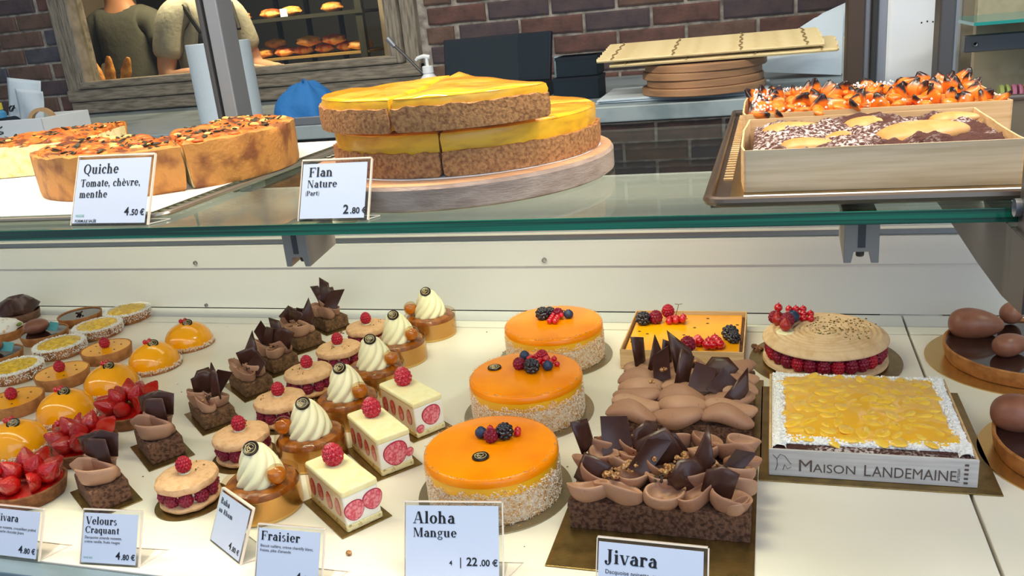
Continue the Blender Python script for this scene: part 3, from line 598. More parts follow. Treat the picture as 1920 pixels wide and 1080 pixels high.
# ================================================================== lower shelf, left to right
def row(make, spots, labels, group):
    base = None
    for (x, y, rz), lab in zip(spots, labels):
        if base is None: base = make(lab, (x, y, 0), rz, group)
        else: dup(base, (x, y, 0), rz, lab, group)
    return base
# pale yellow tarts with a coconut rim
def yellow_tart(lab, loc, rz, group):
    t = thing('coconut_tart', lab, 'tart', loc, rz, group); r = .0465
    tart_shell(t, r, .020, .004, 'crust', .10, rough=.002)
    disc_fill('filling', t, r - .009, .0225, .008, 'lemon', .002, .004, 120, rings=12)
    mb = MB(); tp = ring_pick(r, .006, .021, .0002); rt = top_pick(r - .011, r + .001, .0208)
    flakes(mb, 750, tp, .0012); flakes(mb, 1500, rt, .0014); flakes(mb, 260, top_pick(r - .008, r - .001, .0225), .0017)
    o = mb.build('coconut_rim', 'cocow', t, smooth=False); o['kind'] = 'stuff'; return t
row(yellow_tart, [(-1.297, 1.370, 0), (-1.297, 1.283, 1), (-1.300, 1.186, 2), (-1.297, 1.078, 3)],
    ['pale yellow tart with coconut rim farthest back, by the rear panel', 'yellow coconut-rimmed tart second from the back, left of the empty shelf', 'yellow tart with thick white coconut rim, third from the back', 'yellow coconut-rimmed tart nearest the front, cut off at the left'], 'yellow tarts with coconut rims')
def mango_tart(lab, loc, rz, group):
    t = thing('mango_tart', lab, 'tart', loc, rz, group); r = .045
    tart_shell(t, r, .022, .003, 'crust', .08); disc_fill('filling', t, r - .003, .0212, .006, 'passion', 0, .0002, 60)
    berries(t, [('r', -.002, .002, .0205, 1.05, .1, 0)])
    for k in range(6):
        a = 1.0 * k + 3; o = MB().ball((0, 0, 0), .0013, 6, (1.4, 1, .5)).build('seed', 'seed', t); o.location = (.026 * cos(a), .026 * sin(a), .0216)
    return t
row(mango_tart, [(-1.178, 1.172, 0), (-1.180, 1.066, .6), (-1.176, .960, 1.4)], ['yellow passion fruit tart with one raspberry, rearmost of three', 'yellow passion fruit tart with one raspberry, middle of three', 'yellow passion fruit tart with one raspberry, cut off by the left edge'], 'passion fruit tarts with a raspberry')
def dome(lab, loc, rz, group):
    t = thing('mango_dome', lab, 'cake', loc, rz, group); r = .043
    MB().lathe([(0, 0), (.046, 0), (.0465, .0015), (.046, .004), (0, .004)], 40).build('biscuit_base', 'crust', t)
    pf = [(r, .003)] + [(r * cos(a * pi / 28), .005 + .040 * sin(a * pi / 28) ** .9) for a in range(0, 15)]
    MB().lathe(pf, 48).build('glazed_dome', 'dome', t)
    mb = MB(); flakes(mb, 520, ring_pick(r + .002, .003, .009, .0, .6), .0016); o = mb.build('coconut_crumb', 'coco', t, smooth=False); o['kind'] = 'stuff'
    berries(t, [('c', -.009, .001, .043, 1, 0, 0), ('c', -.004, .007, .0435, .95, 0, 1), ('c', -.001, -.001, .044, .9, 0, 2)])
    token(t, (.007, -.002, .0445), (R_(28), R_(10), .3), .95); return t
row(dome, [(-1.052, 1.243, 0), (-1.050, 1.142, .2), (-1.060, 1.046, -.1), (-1.060, .946, .1), (-1.052, .842, 0)],
    ['glossy orange dome cake with chocolate token, farthest back and standing alone', 'glossy orange dome cake, second from the back', 'glossy orange dome cake behind the rearmost strawberry tart', 'glossy orange dome cake left of the middle strawberry tart', 'glossy orange dome cake cut off by the left edge, nearest the front'], 'orange mango dome cakes')
def straw_tart(lab, loc, rz, group):
    t = thing('strawberry_tart', lab, 'tart', loc, rz, group); r = .046
    MB().lathe([(0, .001), (.040, .001), (.041, .003), (.041, .008), (0, .008)], 40).build('cake_board', 'gold', t)
    tart_shell(t, r, .021, .005, 'crust_d', .12, rough=.0015); disc_fill('jelly', t, r - .005, .020, .006, 'straw', .004, .001)
    for k in range(8):
        a = k * pi / 4 + .3; rr = .016 + .003 * (k % 2); o = inst('strawberry_half' if k % 3 == 1 else 'strawberry', ME_SH if k % 3 == 1 else ME_ST, t, (rr * cos(a), rr * sin(a), .024), (0, R_(62 - 12 * (k % 2)), a), 1.12 + .1 * (k % 3))
    for k in range(3): inst('strawberry', ME_ST, t, (.008 * cos(2.1 * k), .008 * sin(2.1 * k), .030), (0, R_(28), 2.1 * k), 1.15)
    berries(t, [('c', -.016, .026, .046, 1.15, 0, 0)]); return t
row(straw_tart, [(-.937, .950, 0), (-.930, .843, 1.2), (-.922, .738, 2.2)], ['glazed strawberry tart farthest back of the three', 'glazed strawberry tart in the middle of three, behind the chocolate sail cake', 'large glazed strawberry tart in front, partly cut off by the left edge'], 'glazed strawberry tarts')
# far left odds
def egg_tart(lab, loc, rz, group):
    t = thing('chocolate_egg_tart', lab, 'tart', loc, rz, group); r = .045
    tart_shell(t, r, .019, .003, 'crust', .08); disc_fill('ganache', t, r - .003, .017, .006, 'chocg', 0)
    e = MB().grid(28, 18, lambda u, v: (.021 * sin(pi * v) * cos(2*pi*u) * (1 - .12 * cos(pi*v)), .021 * sin(pi * v) * sin(2*pi*u) * (1 - .12 * cos(pi*v)), .030 * cos(pi * v))); o = e.build('chocolate_egg', 'chocm', t); o.location = (-.012, -.002, .030); o.rotation_euler = (R_(8), R_(80), 0); o.scale = (.72, 1, 1)
    l = MB().box(-.010, .010, -.0004, .0004, -.008, .010).build('teal_marker', 'label_t', t, smooth=False, bevel=.0003); l.location = (.022, .004, .027); l.rotation_euler = (R_(-35), R_(12), R_(10))
    l['label'] = 'small teal marker'; return t
row(egg_tart, [(-1.400, 1.250, 0), (-1.405, 1.140, .2)], ['chocolate tart with half chocolate egg and teal marker, rear one', 'chocolate tart with chocolate egg and teal marker, front one at left edge'], 'chocolate egg tarts')
t = thing('chocolate_tart', 'small plain dark chocolate tart by the rear panel, left of a yellow tart', 'tart', (-1.405, 1.352, 0))
tart_shell(t, .044, .019, .003, 'crust', .08); disc_fill('ganache', t, .041, .0165, .006, 'chocg', 0); nuts(t, [(0, 0, .018)], 9, .003, 'cocoa_nibs', 'seed', .006)
t = thing('meringue_tart', 'small tart with toasted white meringue at the far left', 'tart', (-1.512, 1.255, 0))
tart_shell(t, .040, .019, .003, 'crust', .08)
MB().lathe([(.036, .018), (.036, .024), (.031, .032), (.022, .036), (.014, .040), (.006, .042), (0, .044)], 32, lambda r, z, a: (r * (1 + .08 * sin(5 * a + z * 200)), z + .0015 * sin(3 * a))).build('meringue', 'meringue', t)
MB().ball((.030, .012, .026), .009, 10, (1, 1, .4)).build('lime_slice', 'lime', t)
t = thing('caramel_tart', 'dark glossy chocolate curl tart cut off at the far left, by the rear panel', 'tart', (-1.575, 1.36, 0))
tart_shell(t, .040, .019, .003, 'crust_c', .08)
MB().lathe([(.036, .018), (.040, .030), (.032, .044), (.018, .052), (.006, .048), (0, .044)], 32, lambda r, z, a: (r * (1 + .10 * sin(4 * a + z * 150)), z)).build('chocolate_swirl', 'choc', t)
# small rectangular cakes with dark chocolate sails
def sail_cake(lab, loc, rz, group):
    t = thing('sail_cake', lab, 'cake', loc, rz, group); rect_board(t, .098, .062)
    mb = MB(); mb.box(-.037, .037, -.023, .023, .0015, .030); mb.build('sponge_block', 'sponge', t, smooth=False, bevel=.002)
    inst('mousse_petal', LOB[0], t, (.013, -.006, .029), (R_(-4), 0, .5), (1.15, 1.2, 1.25)); inst('mousse_petal', LOB[2], t, (-.018, -.004, .029), (0, 0, 1.1), (.85, 1.0, 1.3)); inst('mousse_petal', LOB[1], t, (.006, .010, .030), (0, 0, .2), (1.1, .9, 1.2))
    inst('mousse_petal', LOB[3], t, (-.010, .008, .036), (0, 0, .8), (1, .9, 1.1))
    inst('chocolate_shard', SHD[3], t, (.004, -.002, .048), (R_(-14), R_(6), R_(26)), (1.5, 1, 1.3)); inst('chocolate_shard', SHD[0], t, (.0, .008, .052), (R_(-10), R_(-4), R_(28)), (1.8, 1, 1.25)); inst('chocolate_shard', SHD[3], t, (-.016, .004, .052), (R_(-8), R_(-10), R_(30)), (1.55, 1, 1.15)); return t
row(sail_cake, [(-.8155, .750, R_(-33)), (-.820, .866, R_(-36))], ['small chocolate cake with curved chocolate sails, in front, behind its price tag', 'small chocolate cake with curved chocolate sails on gold card, behind the other'], 'chocolate sail cakes')
def shard_cake(lab, loc, rz, group, var=0):
    t = thing('chocolate_shard_cake', lab, 'cake', loc, rz, group); rect_board(t, .098, .062)
    MB().box(-.037, .037, -.024, .024, .0015, .024).build('sponge_block', 'sponge_n', t, smooth=False, bevel=.002)
    r = random.Random(var * 11 + 3)
    sp = [(-.022, -.008), (.0, -.012), (.021, -.008), (-.012, .010), (.012, .010)]
    for i, (x, y) in enumerate(sp): inst('mousse_petal', LOB[(i + var) % 5], t, (x, y, .023), (0, 0, r.uniform(-.5, .9)), (.72, .95, 1.15))
    for i, (x, y) in enumerate([(-.020, .004), (.0, .008), (.018, .0), (-.006, -.004)][:4 if var != 1 else 3]):
        inst('chocolate_shard', SHD[(i * 2 + var) % 6], t, (x, y, .036), (R_(r.uniform(-25, 15)), R_(r.uniform(-30, 30)), R_(r.uniform(0, 70))), r.uniform(1.15, 1.45))
    nuts(t, [(.012, -.010, .040), (-.012, .004, .040)], 5, .0024, 'nut_pieces', 'nut', .005)
    nuts(t, [(.018, -.006, .041)], 6, .002, 'cocoa_nibs', 'seed', .004); return t
labs = ['mousse cake with chocolate shards and nuts, in front, beside the empty shelf', 'mousse cake with broad leaning chocolate shards, second from the front', 'mousse cake with chocolate shards, third from the front', 'mousse cake with chocolate shards, fourth from the front', 'mousse cake with tall pointed chocolate shards, against the rear panel']
for i, (x, y, a) in enumerate([(-.806, .968, -38), (-.808, 1.075, -36), (-.815, 1.165, -34), (-.822, 1.262, -36), (-.815, 1.352, -34)]):
    shard_cake(labs[i], (x, y, 0), R_(a), 'small mousse cakes with chocolate shards', i)
# raspberry macarons
def shell_prof(r, h, up=True):
    p = [(0, 0), (r * .90, 0), (r * .98, h * .15), (r, h * .40), (r * .96, h * .70), (r * .80, h * .93), (r * .5, h), (0, h * .96)]
    return p if up else [(a, h - b) for a, b in reversed(p)]
def macaron(lab, loc, rz, group):
    t = thing('raspberry_macaron', lab, 'macaron', loc, rz, group); r = .038
    round_board(t, .044)
    rough = lambda rr, z, a: (rr * (1 + .018 * nse(cos(a) * 2, sin(a) * 2, z * 50, 1.5)), z + .0016 * nse(rr * cos(a), rr * sin(a), 0, 70))
    MB().lathe([(a, .0015 + (.010 - b)) for a, b in reversed(shell_prof(r * .97, .010))], 48, rough).build('bottom_shell', 'macaron', t)
    MB().lathe([(0, .010), (.026, .010), (.028, .018), (.028, .028), (0, .030)], 28).build('cream', 'cream', t)
    for k in range(10):
        a = k * 2 * pi / 10 + .2; o = inst('raspberry', ME_RD, t, (.0285 * cos(a), .0285 * sin(a), .0095), (R_(rnd(-6, 6)), 0, rnd(0, 6)), (1.02, 1.02, .98))
    MB().lathe([(a, .0275 + b) for a, b in shell_prof(r, .0135)], 56, rough).build('top_shell', 'macaron', t)
    MB().lathe([(0, .0405), (.007, .0405), (.0075, .0415), (.006, .0425), (0, .0425)], 20).build('cream_dot', 'cream', t)
    inst('raspberry', ME_R, t, (0, 0, .0415), (0, 0, 0), 1.08)
    nuts(t, [(.016, .010, .0405), (-.006, .018, .0405)], 4, .0010, 'pistachio_crumbs', 'pist', .007); return t
row(macaron, [(-.690, .757, 0), (-.684, .866, 1), (-.688, .972, 2), (-.696, 1.070, 3), (-.692, 1.165, 4), (-.686, 1.262, 5)], [l % w for l, w in zip(['pink-beige macaron filled with raspberries, %s', 'raspberry-filled macaron, %s', 'raspberry-filled macaron, %s', 'raspberry-filled macaron, %s', 'raspberry-filled macaron, %s', 'raspberry-filled macaron, %s'], ['nearest the front, beside the baba price tag', 'second from the front, left of a cream-topped baba', 'third from the front, partly behind a cream swirl', 'fourth from the front, left of a cream-topped baba', 'fifth from the front with a wide flat top', 'farthest back, between chocolate shards and cream swirl'])], 'raspberry macarons')
# rum babas
def baba(lab, loc, rz, group, side=1):
    t = thing('rum_baba', lab, 'cake', (loc[0] - .005, loc[1], loc[2]), rz, group); r = .0452
    MB().lathe([(0, 0), (r - .001, 0), (r, .001), (r, .031), (r - .0006, .031), (r - .0006, .0015), (0, .0015)], 56).build('gold_cup', 'gold2', t)
    MB().lathe([(r + .0003, .004), (r + .0012, .039), (r + .0008, .039)], 56).build('clear_collar', 'clear', t)
    def dough(rr, z, a): return (rr * (1 + .01 * nse(cos(a) * 3, sin(a) * 3, z * 40, 1.4)), z + .0014 * nse(rr * cos(a), rr * sin(a), 3, 90))
    MB().lathe([(.0, .002), (.0430, .002), (.0440, .022), (.0440, .030), (.041, .0365), (.034, .0395), (.026, .038), (.018, .034), (0, .033)], 56, dough).build('dough_ring', 'baba', t)
    def cr(u, v):
        a = 2*pi*u; k = v; R = .0275 * (1 - k ** 1.7 * .62) * (1 - .0 * k) if k < .93 else .0275 * .42 * (1 - ((k - .93) / .07) ** 2) 
        R *= (1.0 if k > .08 else .8 + 2.5 * k); w = 1 + .085 * abs(sin(4.5 * (a - 1.75 * k)))* 1.6 - .06
        z = .034 + .050 * k
        return (R * w * cos(a) + .002 * sin(k * 4), R * w * sin(a), z)
    MB().grid(108, 30, cr).build('cream_swirl', 'cream', t, angle=70)
    token(t, (.001, -.007, .0825), (R_(38), R_(4), .2), 1.0)
    p = thing_part = MB().ball((0, 0, 0), .0128, 24).build('rum_pipette', 'clear', t); p.location = (side * .031, -.010, .052)
    q = MB().grid(20, 9, lambda u, v: (.0110 * sin(pi * (.66 * v)) * cos(2*pi*u), .0110 * sin(pi * .66 * v) * sin(2*pi*u), - .0110 * cos(pi * .66 * v)), True, capt=True).build('rum', 'amber', p)
    MB().tube([(0, 0, -.0115), (-side * .003, .002, -.022)], .0018, 8).build('pipette_stem', 'clear', p); return t
bs = [(-.581, .760, 0, 1), (-.580, .878, .1, -1), (-.588, .990, -.1, 1), (-.594, 1.098, .2, 1), (-.600, 1.203, 0, 1), (-.590, 1.322, 0, -1)]
bl = ['nearest the front, with its gold cup behind the price tag', 'second from the front, rum pearl on its left', 'third from the front, behind the middle strawberry slice', 'fourth from the front, rum pearl on its right', 'fifth from the front, half hidden by another cream swirl', 'standing apart at the back in a gold cup']
bA = baba('rum baba with cream swirl nearest the front, gold cup behind a price tag', (bs[0][0], bs[0][1], 0), 0, 'rum babas', 1)
bB = baba('rum baba with cream swirl ' + bl[1], (bs[1][0], bs[1][1], 0), .1, 'rum babas', -1)
for i in (2, 3, 4): dup(bA, (bs[i][0], bs[i][1], 0), bs[i][2], 'rum baba with cream swirl ' + bl[i])
dup(bB, (bs[5][0], bs[5][1], 0), 0, 'rum baba with cream swirl ' + bl[5])
# strawberry cream slices
def slice_disc(parent, x, y, z, r, rz, flat=None):
    mb = MB(); mb.lathe([(0, -.0006), (r, -.0006), (r * 1.01, 0), (r, .0004), (r * .93, .0008)], 32, lambda rr, zz, a: (rr * (1 + .05 * sin(3 * a + x * 900)), zz), 0)
    mb.lathe([(r * .93, .0008), (r * .5, .0011), (0, .0012)], 32, lambda rr, zz, a: (rr * (1 + .05 * sin(3 * a + x * 900)), zz), 1)
    o = mb.build('strawberry_slice', ['strawrim', 'strawslice'], parent); o.location = (x, y, z); o.rotation_euler = (R_(90), 0, rz); return o
def fraisier(lab, loc, rz, group, var=0):
    t = thing('strawberry_cream_slice', lab, 'cake', loc, rz, group); rect_board(t, .106, .064)
    W, D, H = .049, .023, .053
    MB().box(-W, W, -D, D, .0015, .010).build('sponge_base', 'fr_sponge', t, smooth=False, bevel=.002)
    MB().box(-W + .0008, W - .0008, -D + .0008, D - .0008, .009, .046).build('cream_layer', 'fr_cream', t, smooth=False, bevel=.002)
    MB().box(-W, W, -D, D, .0445, .054).build('icing', 'fr_top', t, smooth=False, bevel=.003, seg=3)
    if var == 0:
        slice_disc(t, W - .0006, -.010, .026, .0125, R_(90)); slice_disc(t, W - .0006, .0135, .030, .0125, R_(90))
    elif var == 1: slice_disc(t, W - .0006, .0, .027, .0165, R_(90)); slice_disc(t, W - .0006, .0185, .022, .006, R_(90))
    else: slice_disc(t, W - .0006, .003, .029, .0145, R_(90)); slice_disc(t, W - .0006, -.016, .014, .006, R_(90))
    for i, x in enumerate((-.036, -.014, .009, .032)): slice_disc(t, x, -D + .0006, .026 + .002 * (i % 2), .0095, 0).scale = (.75, 1.2, 1)
    b = W * .6; inst('raspberry', ME_RS, t, (-.016, .003, .0525), (R_(6), R_(-8), 0), 1.42)
    f = MB(); f.add([(-W - .001, -D - .0013, .002), (W + .001, -D - .0013, .002), (W + .001, -D - .0013, .05), (-W - .001, -D - .0013, .05)], [(0, 1, 2, 3)]); f.build('clear_film', 'clear', t, smooth=False); return t
fraisier('strawberry and cream slice nearest the front, two strawberry halves on its face', (-.4815, .768, 0), R_(-36.5), 'strawberry cream slices', 0)
fraisier('strawberry and cream slice in the middle, one large strawberry round', (-.490, .889, 0), R_(-41), 'strawberry cream slices', 1)
fraisier('strawberry and cream slice at the back, one round strawberry slice', (-.486, .987, 0), R_(-37), 'strawberry cream slices', 2)

# ------------------------------------------------------------------ round mango cakes
def mango_cake(lab, loc, rz, deco, tok):
    t = thing('mango_cake', lab, 'cake', loc, rz, 'round mango cakes with coconut sides'); r = .079; H = .060
    round_board(t, .092, .0018, 'silver')
    MB().lathe([(0, .002), (r - .001, .002), (r, .004), (r, H - .012), (r - .001, H - .007), (0, H - .007)], 72).build('mousse_body', 'cocoside', t)
    MB().lathe([(r - .001, H - .024), (r + .0002, H - .022), (r + .0002, H - .010), (r - .001, H - .009)], 72).build('mousse_rim', 'mangobody', t)
    MB().lathe([(r - .001, H - .0105), (r + .0006, H - .0095), (r, H - .003), (r - .0025, H - .0004), (r - .004, H), (r * .5, H), (0, H)], 72).build('glaze', 'mango', t)
    mb = MB()
    def side():
        a = rnd(0, 2*pi); z = rnd(.002, H - .0165 + .009 * nse(cos(a) * 4, sin(a) * 4, 0, 1.5)); rr = r + .0003
        return (rr * cos(a), rr * sin(a), z), (cos(a), sin(a), .1)
    flakes(mb, 6500, side, .00105)
    o = mb.build('coconut_flakes', 'coco', t, smooth=False); o['kind'] = 'stuff'
    mb = MB(); flakes(mb, 1600, side, .0010); flakes(mb, 160, top_pick(r - .004, r, H + .0002), .0010); flakes(mb, 60, top_pick(r, r + .010, .0022), .001); o = mb.build('toasted_flakes', 'cocob', t, smooth=False); o['kind'] = 'stuff'
    berries(t, deco); token(t, (tok[0], tok[1], H), (0, 0, tok[2]), 1.05)
    return t
H = .0595
mango_cake('round orange-glazed mango cake nearest the front, behind the 22.00 € price tag', (-.316, .832, 0), 0,
  [('u', -.017, .018, H, 1.25, 0, 0), ('d', -.002, .014, H, .98, .5, 0), ('b', .012, .022, H, 1.12, .2, 0), ('c', -.006, .028, H, 1, 0, 0), ('c', .002, .030, H + .002, 1, 0, 0), ('c', .009, .036, H, 1, 0, 1), ('c', -.011, .034, H, 1, 0, 2), ('c', .001, .039, H, 1, 0, 2), ('c', .026, .026, H, 1, 0, 2), ('c', .024, .034, H, 1, 0, 2), ('c', .004, .024, H + .006, 1, 0, 0)], (-.003, -.028, R_(20)))
mango_cake('round orange-glazed mango cake in the middle of three, piled with redcurrants', (-.330, 1.037, 0), .0,
  [('u', -.013, .045, H, 1.25, 0, 0), ('d', -.012, .016, H, 1.0, .4, 0), ('b', .009, .006, H, 1.2, .3, 0), ('u', .030, .012, H, 1.25, 0, 0), ('r', .014, .046, H, 1.0, .4, 0)] + [('c', -.002 + .008 * (k % 5), .022 + .009 * (k // 5), H + .002 * (k % 3), 1.05, 0, k) for k in range(14)] + [('c', .040, .025, H, 1, 0, 0), ('c', .034, .034, H + .004, 1, 0, 0)], (-.049, .012, R_(8)))
mango_cake('round orange-glazed mango cake at the back, against the rear panel', (-.338, 1.235, 0), 0,
  [('b', -.020, .014, H, 1.2, .2, 0), ('b', -.012, .024, H, 1.0, .2, 1), ('d', .004, .026, H, 1.0, .6, 0), ('u', .022, .018, H, 1.3, 0, 0)] + [('c', -.003 + .009 * (k % 2), -.010 + .009 * (k // 2), H + .001, 1.15, 0, k) for k in range(8)] + [('c', .012, .010, H + .004, 1, 0, 0)], (.002, .040, R_(10)))

# ------------------------------------------------------------------ rectangular chocolate mousse cakes
def slab_cake(lab, x0, x1, y0, y1, h, by0, by1, bx0, bx1):
    cx_, cy_ = (x0 + x1)/2, (y0 + y1)/2
    t = thing('chocolate_mousse_cake', lab, 'cake', (cx_, cy_, 0), 0, 'rectangular chocolate mousse cakes')
    MB().box(bx0 - cx_, bx1 - cx_, by0 - cy_, by1 - cy_, 0, .0018).build('cake_board', 'gold', t, smooth=False, bevel=.0005)
    w, d = (x1 - x0)/2, (y1 - y0)/2
    def fn(u, v):
        # rough-cut side walls of the sponge
        p = (u * 4) % 4; k = int(p); f_ = p - k
        c = [(-w, -d), (w, -d), (w, d), (-w, d), (-w, -d)]; x = c[k][0] * (1 - f_) + c[k+1][0] * f_; y = c[k][1] * (1 - f_) + c[k+1][1] * f_
        q = .0022 * nse(x, y, v * h, 120) + .0012 * nse(x, y, v * h, 400)
        l = sqrt(x*x + y*y); return (x + x/l*q, y + y/l*q, .002 + v * h)
    MB().grid(160, 10, fn, capt=True).build('sponge_block', 'sponge', t, angle=70)
    return t, w, d, .002 + h
t, w, d, z = slab_cake('chocolate mousse cake with dark shards in front, on a gold board', -.210, -.022, .768, .912, .033, .700, .925, -.222, -.0165)
for i, (x, rz, k, s) in enumerate([(-.074, -.25, 0, (1.05, 1.1, 1.25)), (-.036, -.15, 2, (1.15, 1.1, 1.25)), (.006, .1, 4, (1.05, 1.2, 1.2)), (.036, .9, 1, (.95, 1.2, 1.25)), (.074, -.1, 3, (1.0, 1.1, 1.25)), (.080, .5, 0, (.6, .6, .9))]):
    inst('mousse_petal', LOB[k], t, (x, -d + (.013 if i != 5 else .004), z - .001), (R_(6), 0, rz), s)
for r in range(1, 6):
    for c in range(5):
        inst('mousse_petal', LOB[(r * 3 + c) % 5], t, (-.076 + .038 * c + .007 * (r % 2), -d + .016 + r * .022, z + .001), (R_(rnd(-8, 8)), 0, rnd(-.6, .6)), (.9, 1.0, 1.15))
nuts(t, [(-.035, -.030, z + .020), (-.050, -.042, z + .018), (.010, -.036, z + .021), (.030, -.022, z + .020), (-.015, -.012, z + .022), (.020, -.010, z + .021)], 13, .0034, 'nut_pieces', 'nut', .008)
nuts(t, [(.050, -.015, z + .022), (.0, -.048, z + .020)], 8, .003, 'cocoa_nibs', 'seed', .005)
for k, x, y, rx, ry, rz, s in [(3, -.062, -.046, -35, -50, 20, 1.05), (4, -.084, .010, 0, -10, 60, 1.1), (5, -.056, .020, -20, -20, 10, 1.45), (2, -.024, -.030, -25, 38, 15, 1.2), (3, .004, -.010, -12, -14, 12, 1.35), (0, -.020, .020, -15, 5, 40, 1.05), (4, .010, -.052, 25, 50, -10, .85),
                           (1, .036, -.030, -14, 5, -30, 1.2), (0, .028, -.056, -28, 28, 20, 1.1), (2, .068, -.030, -20, 44, 20, 1.05), (0, .060, -.066, -8, 8, -12, 1.05), (4, .020, .006, 10, -20, 0, .9)]:
    shard(t, k, (x, y, z + .013), (R_(rx), R_(ry), R_(rz)), s)
t, w, d, z = slab_cake('chocolate mousse cake with wavy ridges, behind the front one', -.204, -.024, .957, 1.130, .030, .942, 1.165, -.215, -.0125)
for r in range(7):
    for c in range(3):
        inst('mousse_wave', WAV[(r + c * 2) % 4], t, (-.058 + .059 * c + .004 * (r % 2), -d + .010 + r * .0240, z - .001 + .002 * (r > 0)), (R_(14), R_(rnd(-3, 3)), rnd(-.14, .14)), (1.06, 1.45, 1.45))
for k, x, y, rx, ry, rz, s in [(4, -.060, .050, 0, 0, 60, 1.1), (1, -.040, .040, -10, 15, 50, 1.0), (4, -.028, .056, 10, 10, 40, .9), (2, -.026, .014, -5, -8, 20, 1.15), (1, .004, .030, -10, -18, 30, 1.35), (4, .000, -.008, -5, 25, 40, 1.1),
                           (5, .022, -.020, -25, -5, -10, 1.3), (0, .034, .010, -35, 25, -20, 1.2), (5, .042, -.026, -30, 30, 10, 1.2), (1, .066, -.046, -22, 32, 10, .95)]:
    shard(t, k, (x, y, z + .016), (R_(rx), R_(ry), R_(rz)), s)
nuts(t, [(-.026, .004, z + .034), (-.040, .022, z + .018), (.014, .042, z + .030), (.060, .030, z + .026), (-.040, -.008, z + .020)], 7, .0024, 'nut_pieces', 'nut', .005)
# passion fruit tart in its wooden box
def wood_box(t, w, d, h, th=.002, m='poplar', round_=0, mf=None):
    out = []
    for nm, a in (('front', (-w, w, -d, -d + th)), ('back', (-w, w, d - th, d)), ('left', (-w, -w + th, -d + th, d - th)), ('right', (w - th, w, -d + th, d - th))):
        o = MB().box(*a, .002, h).build('box_wall', (mf or m) if nm == 'front' else m, t, smooth=False, bevel=.0006); out.append(o)
    MB().box(-w + th, w - th, -d + th, d - th, .0018, .0035).build('box_base', m, t, smooth=False); return out
t = thing('passion_tart', 'rectangular passion fruit tart with berries in a pale wooden box', 'tart', (-.1325, 1.278, 0))
w, d = .092, .087; wood_box(t, w, d, .033, .002, 'poplar')
MB().box(-w + .003, w - .003, -d + .003, d - .003, .0035, .024).build('chocolate_crust', 'crust_c', t, smooth=False, bevel=.002)
MB().box(-w + .006, w - .007, -d + .004, d - .006, .020, .0285).build('curd', 'passion', t, smooth=False, bevel=.002)
for x, y in [(-.074, .0), (-.080, -.045), (-.06, -.01), (-.005, .060), (.030, .062), (.031, .040), (.012, .020), (-.002, -.012), (.078, .035), (-.008, -.055), (-.02, .045), (.02, -.03)]:
    o = MB().ball((0, 0, 0), .0018, 6, (1.5, 1, .5)).build('seed', 'seed', t); o.location = (x, y, .0288)
z = .0280
berries(t, [('b', -.072, .035, z, 1.3, .2, 0), ('d', -.052, .042, z, 1.25, .3, 0), ('r', -.034, .060, z + .004, 1.2, .2, 0), ('h', -.066, .058, z, .9, 1.2, 0), ('h', -.006, .052, z, .9, -1.1, 2)] + [('c', -.030 + .011 * (k % 3), .034 + .010 * (k // 3), z + .002 * k % .006, 1.35, 0, k) for k in range(7)]
  + [('b', .068, -.020, z, 1.35, .4, .4), ('b', .074, -.034, z, 1.1, .4, .4), ('d', .010, -.070, z, 1.35, .4, 0), ('h', .022, -.060, z, .95, -1.2, 0), ('h', .058, -.068, z, 1.0, -1.2, .4)] + [('c', x, y, z + .002, 1.7, 0, k) for k, (x, y) in enumerate([(.026, -.058), (.048, -.046), (.052, -.054), (.040, -.058), (.038, -.070), (.056, -.066), (.046, -.070)])])
MB().tube([(-.022, .050, .036), (-.018, .052, .048), (-.016, .054, .056), (-.010, .055, .057)], .0006, 5).tube([(-.016, .054, .056), (-.022, .054, .057)], .0006, 5).build('currant_stem', 'stem', t)
# large raspberry macaron cake
t = thing('large_raspberry_macaron', 'large round macaron cake filled with whole raspberries', 'cake', (.074, 1.246, 0)); r = .088
round_board(t, .108, .0018)
def rough(rr, z_, a): return (rr * (1 + .014 * nse(cos(a) * 3, sin(a) * 3, z_ * 30, 1.6)), z_ + .002 * nse(rr * cos(a), rr * sin(a), 0, 50))
MB().lathe([(0, .002), (r * .96, .002), (r * 1.01, .005), (r, .010), (r * .9, .012), (0, .012)], 80, rough).build('bottom_shell', 'macaron_g', t)
MB().lathe([(0, .012), (.066, .012), (.068, .020), (.068, .036), (0, .036)], 48).build('cream', 'cream', t)
for k in range(27):
    a = k * 2 * pi / 27; inst('raspberry', ME_RD if k % 3 else ME_R, t, (.0775 * cos(a), .0775 * sin(a), .011), (R_(rnd(-6, 6)), 0, rnd(0, 6)), (1.10, 1.10, 1.28))
def top(u, v):
    a = 2*pi*u; rr = (r + .001) * v if v < .93 else (r + .001) * (.93 + .07 * sin((v - .93) / .07 * pi / 2)); k = max(0, (v - .80) / .2)
    spiral = .0011 * sin(rr * 2 * pi / .0085 + a) * (1 - k) if rr > .004 else 0
    return (rr * cos(a), rr * sin(a), .0425 - .0095 * k ** 2.2 + .0025 * (1 - (rr/r) ** 2) + spiral + .0008 * nse(rr * cos(a), rr * sin(a), 1, 80))
MB().grid(96, 60, lambda u, v: top(-u, v)).lathe([(r * .9, .0305), (r + .0005, .032), (r + .001, .0335)], 96).build('top_shell', 'macaron_g', t).location = (0, 0, .0045)
mb = MB()
for _ in range(230):
    a = rnd(0, 2*pi); rr = .06 * sqrt(rnd(0, 1)) * rnd(.5, 1.1); mb.ball((0, 0, 0), rnd(.0006, .0014), 5, (1.6, 1, .7), T=TR((.016 + rr * cos(a), .012 + rr * sin(a) * .9, .0492), rnd(0, 6)))
o = mb.build('pistachio_crumbs', 'pist', t, smooth=False); o['kind'] = 'stuff'
z = .0475
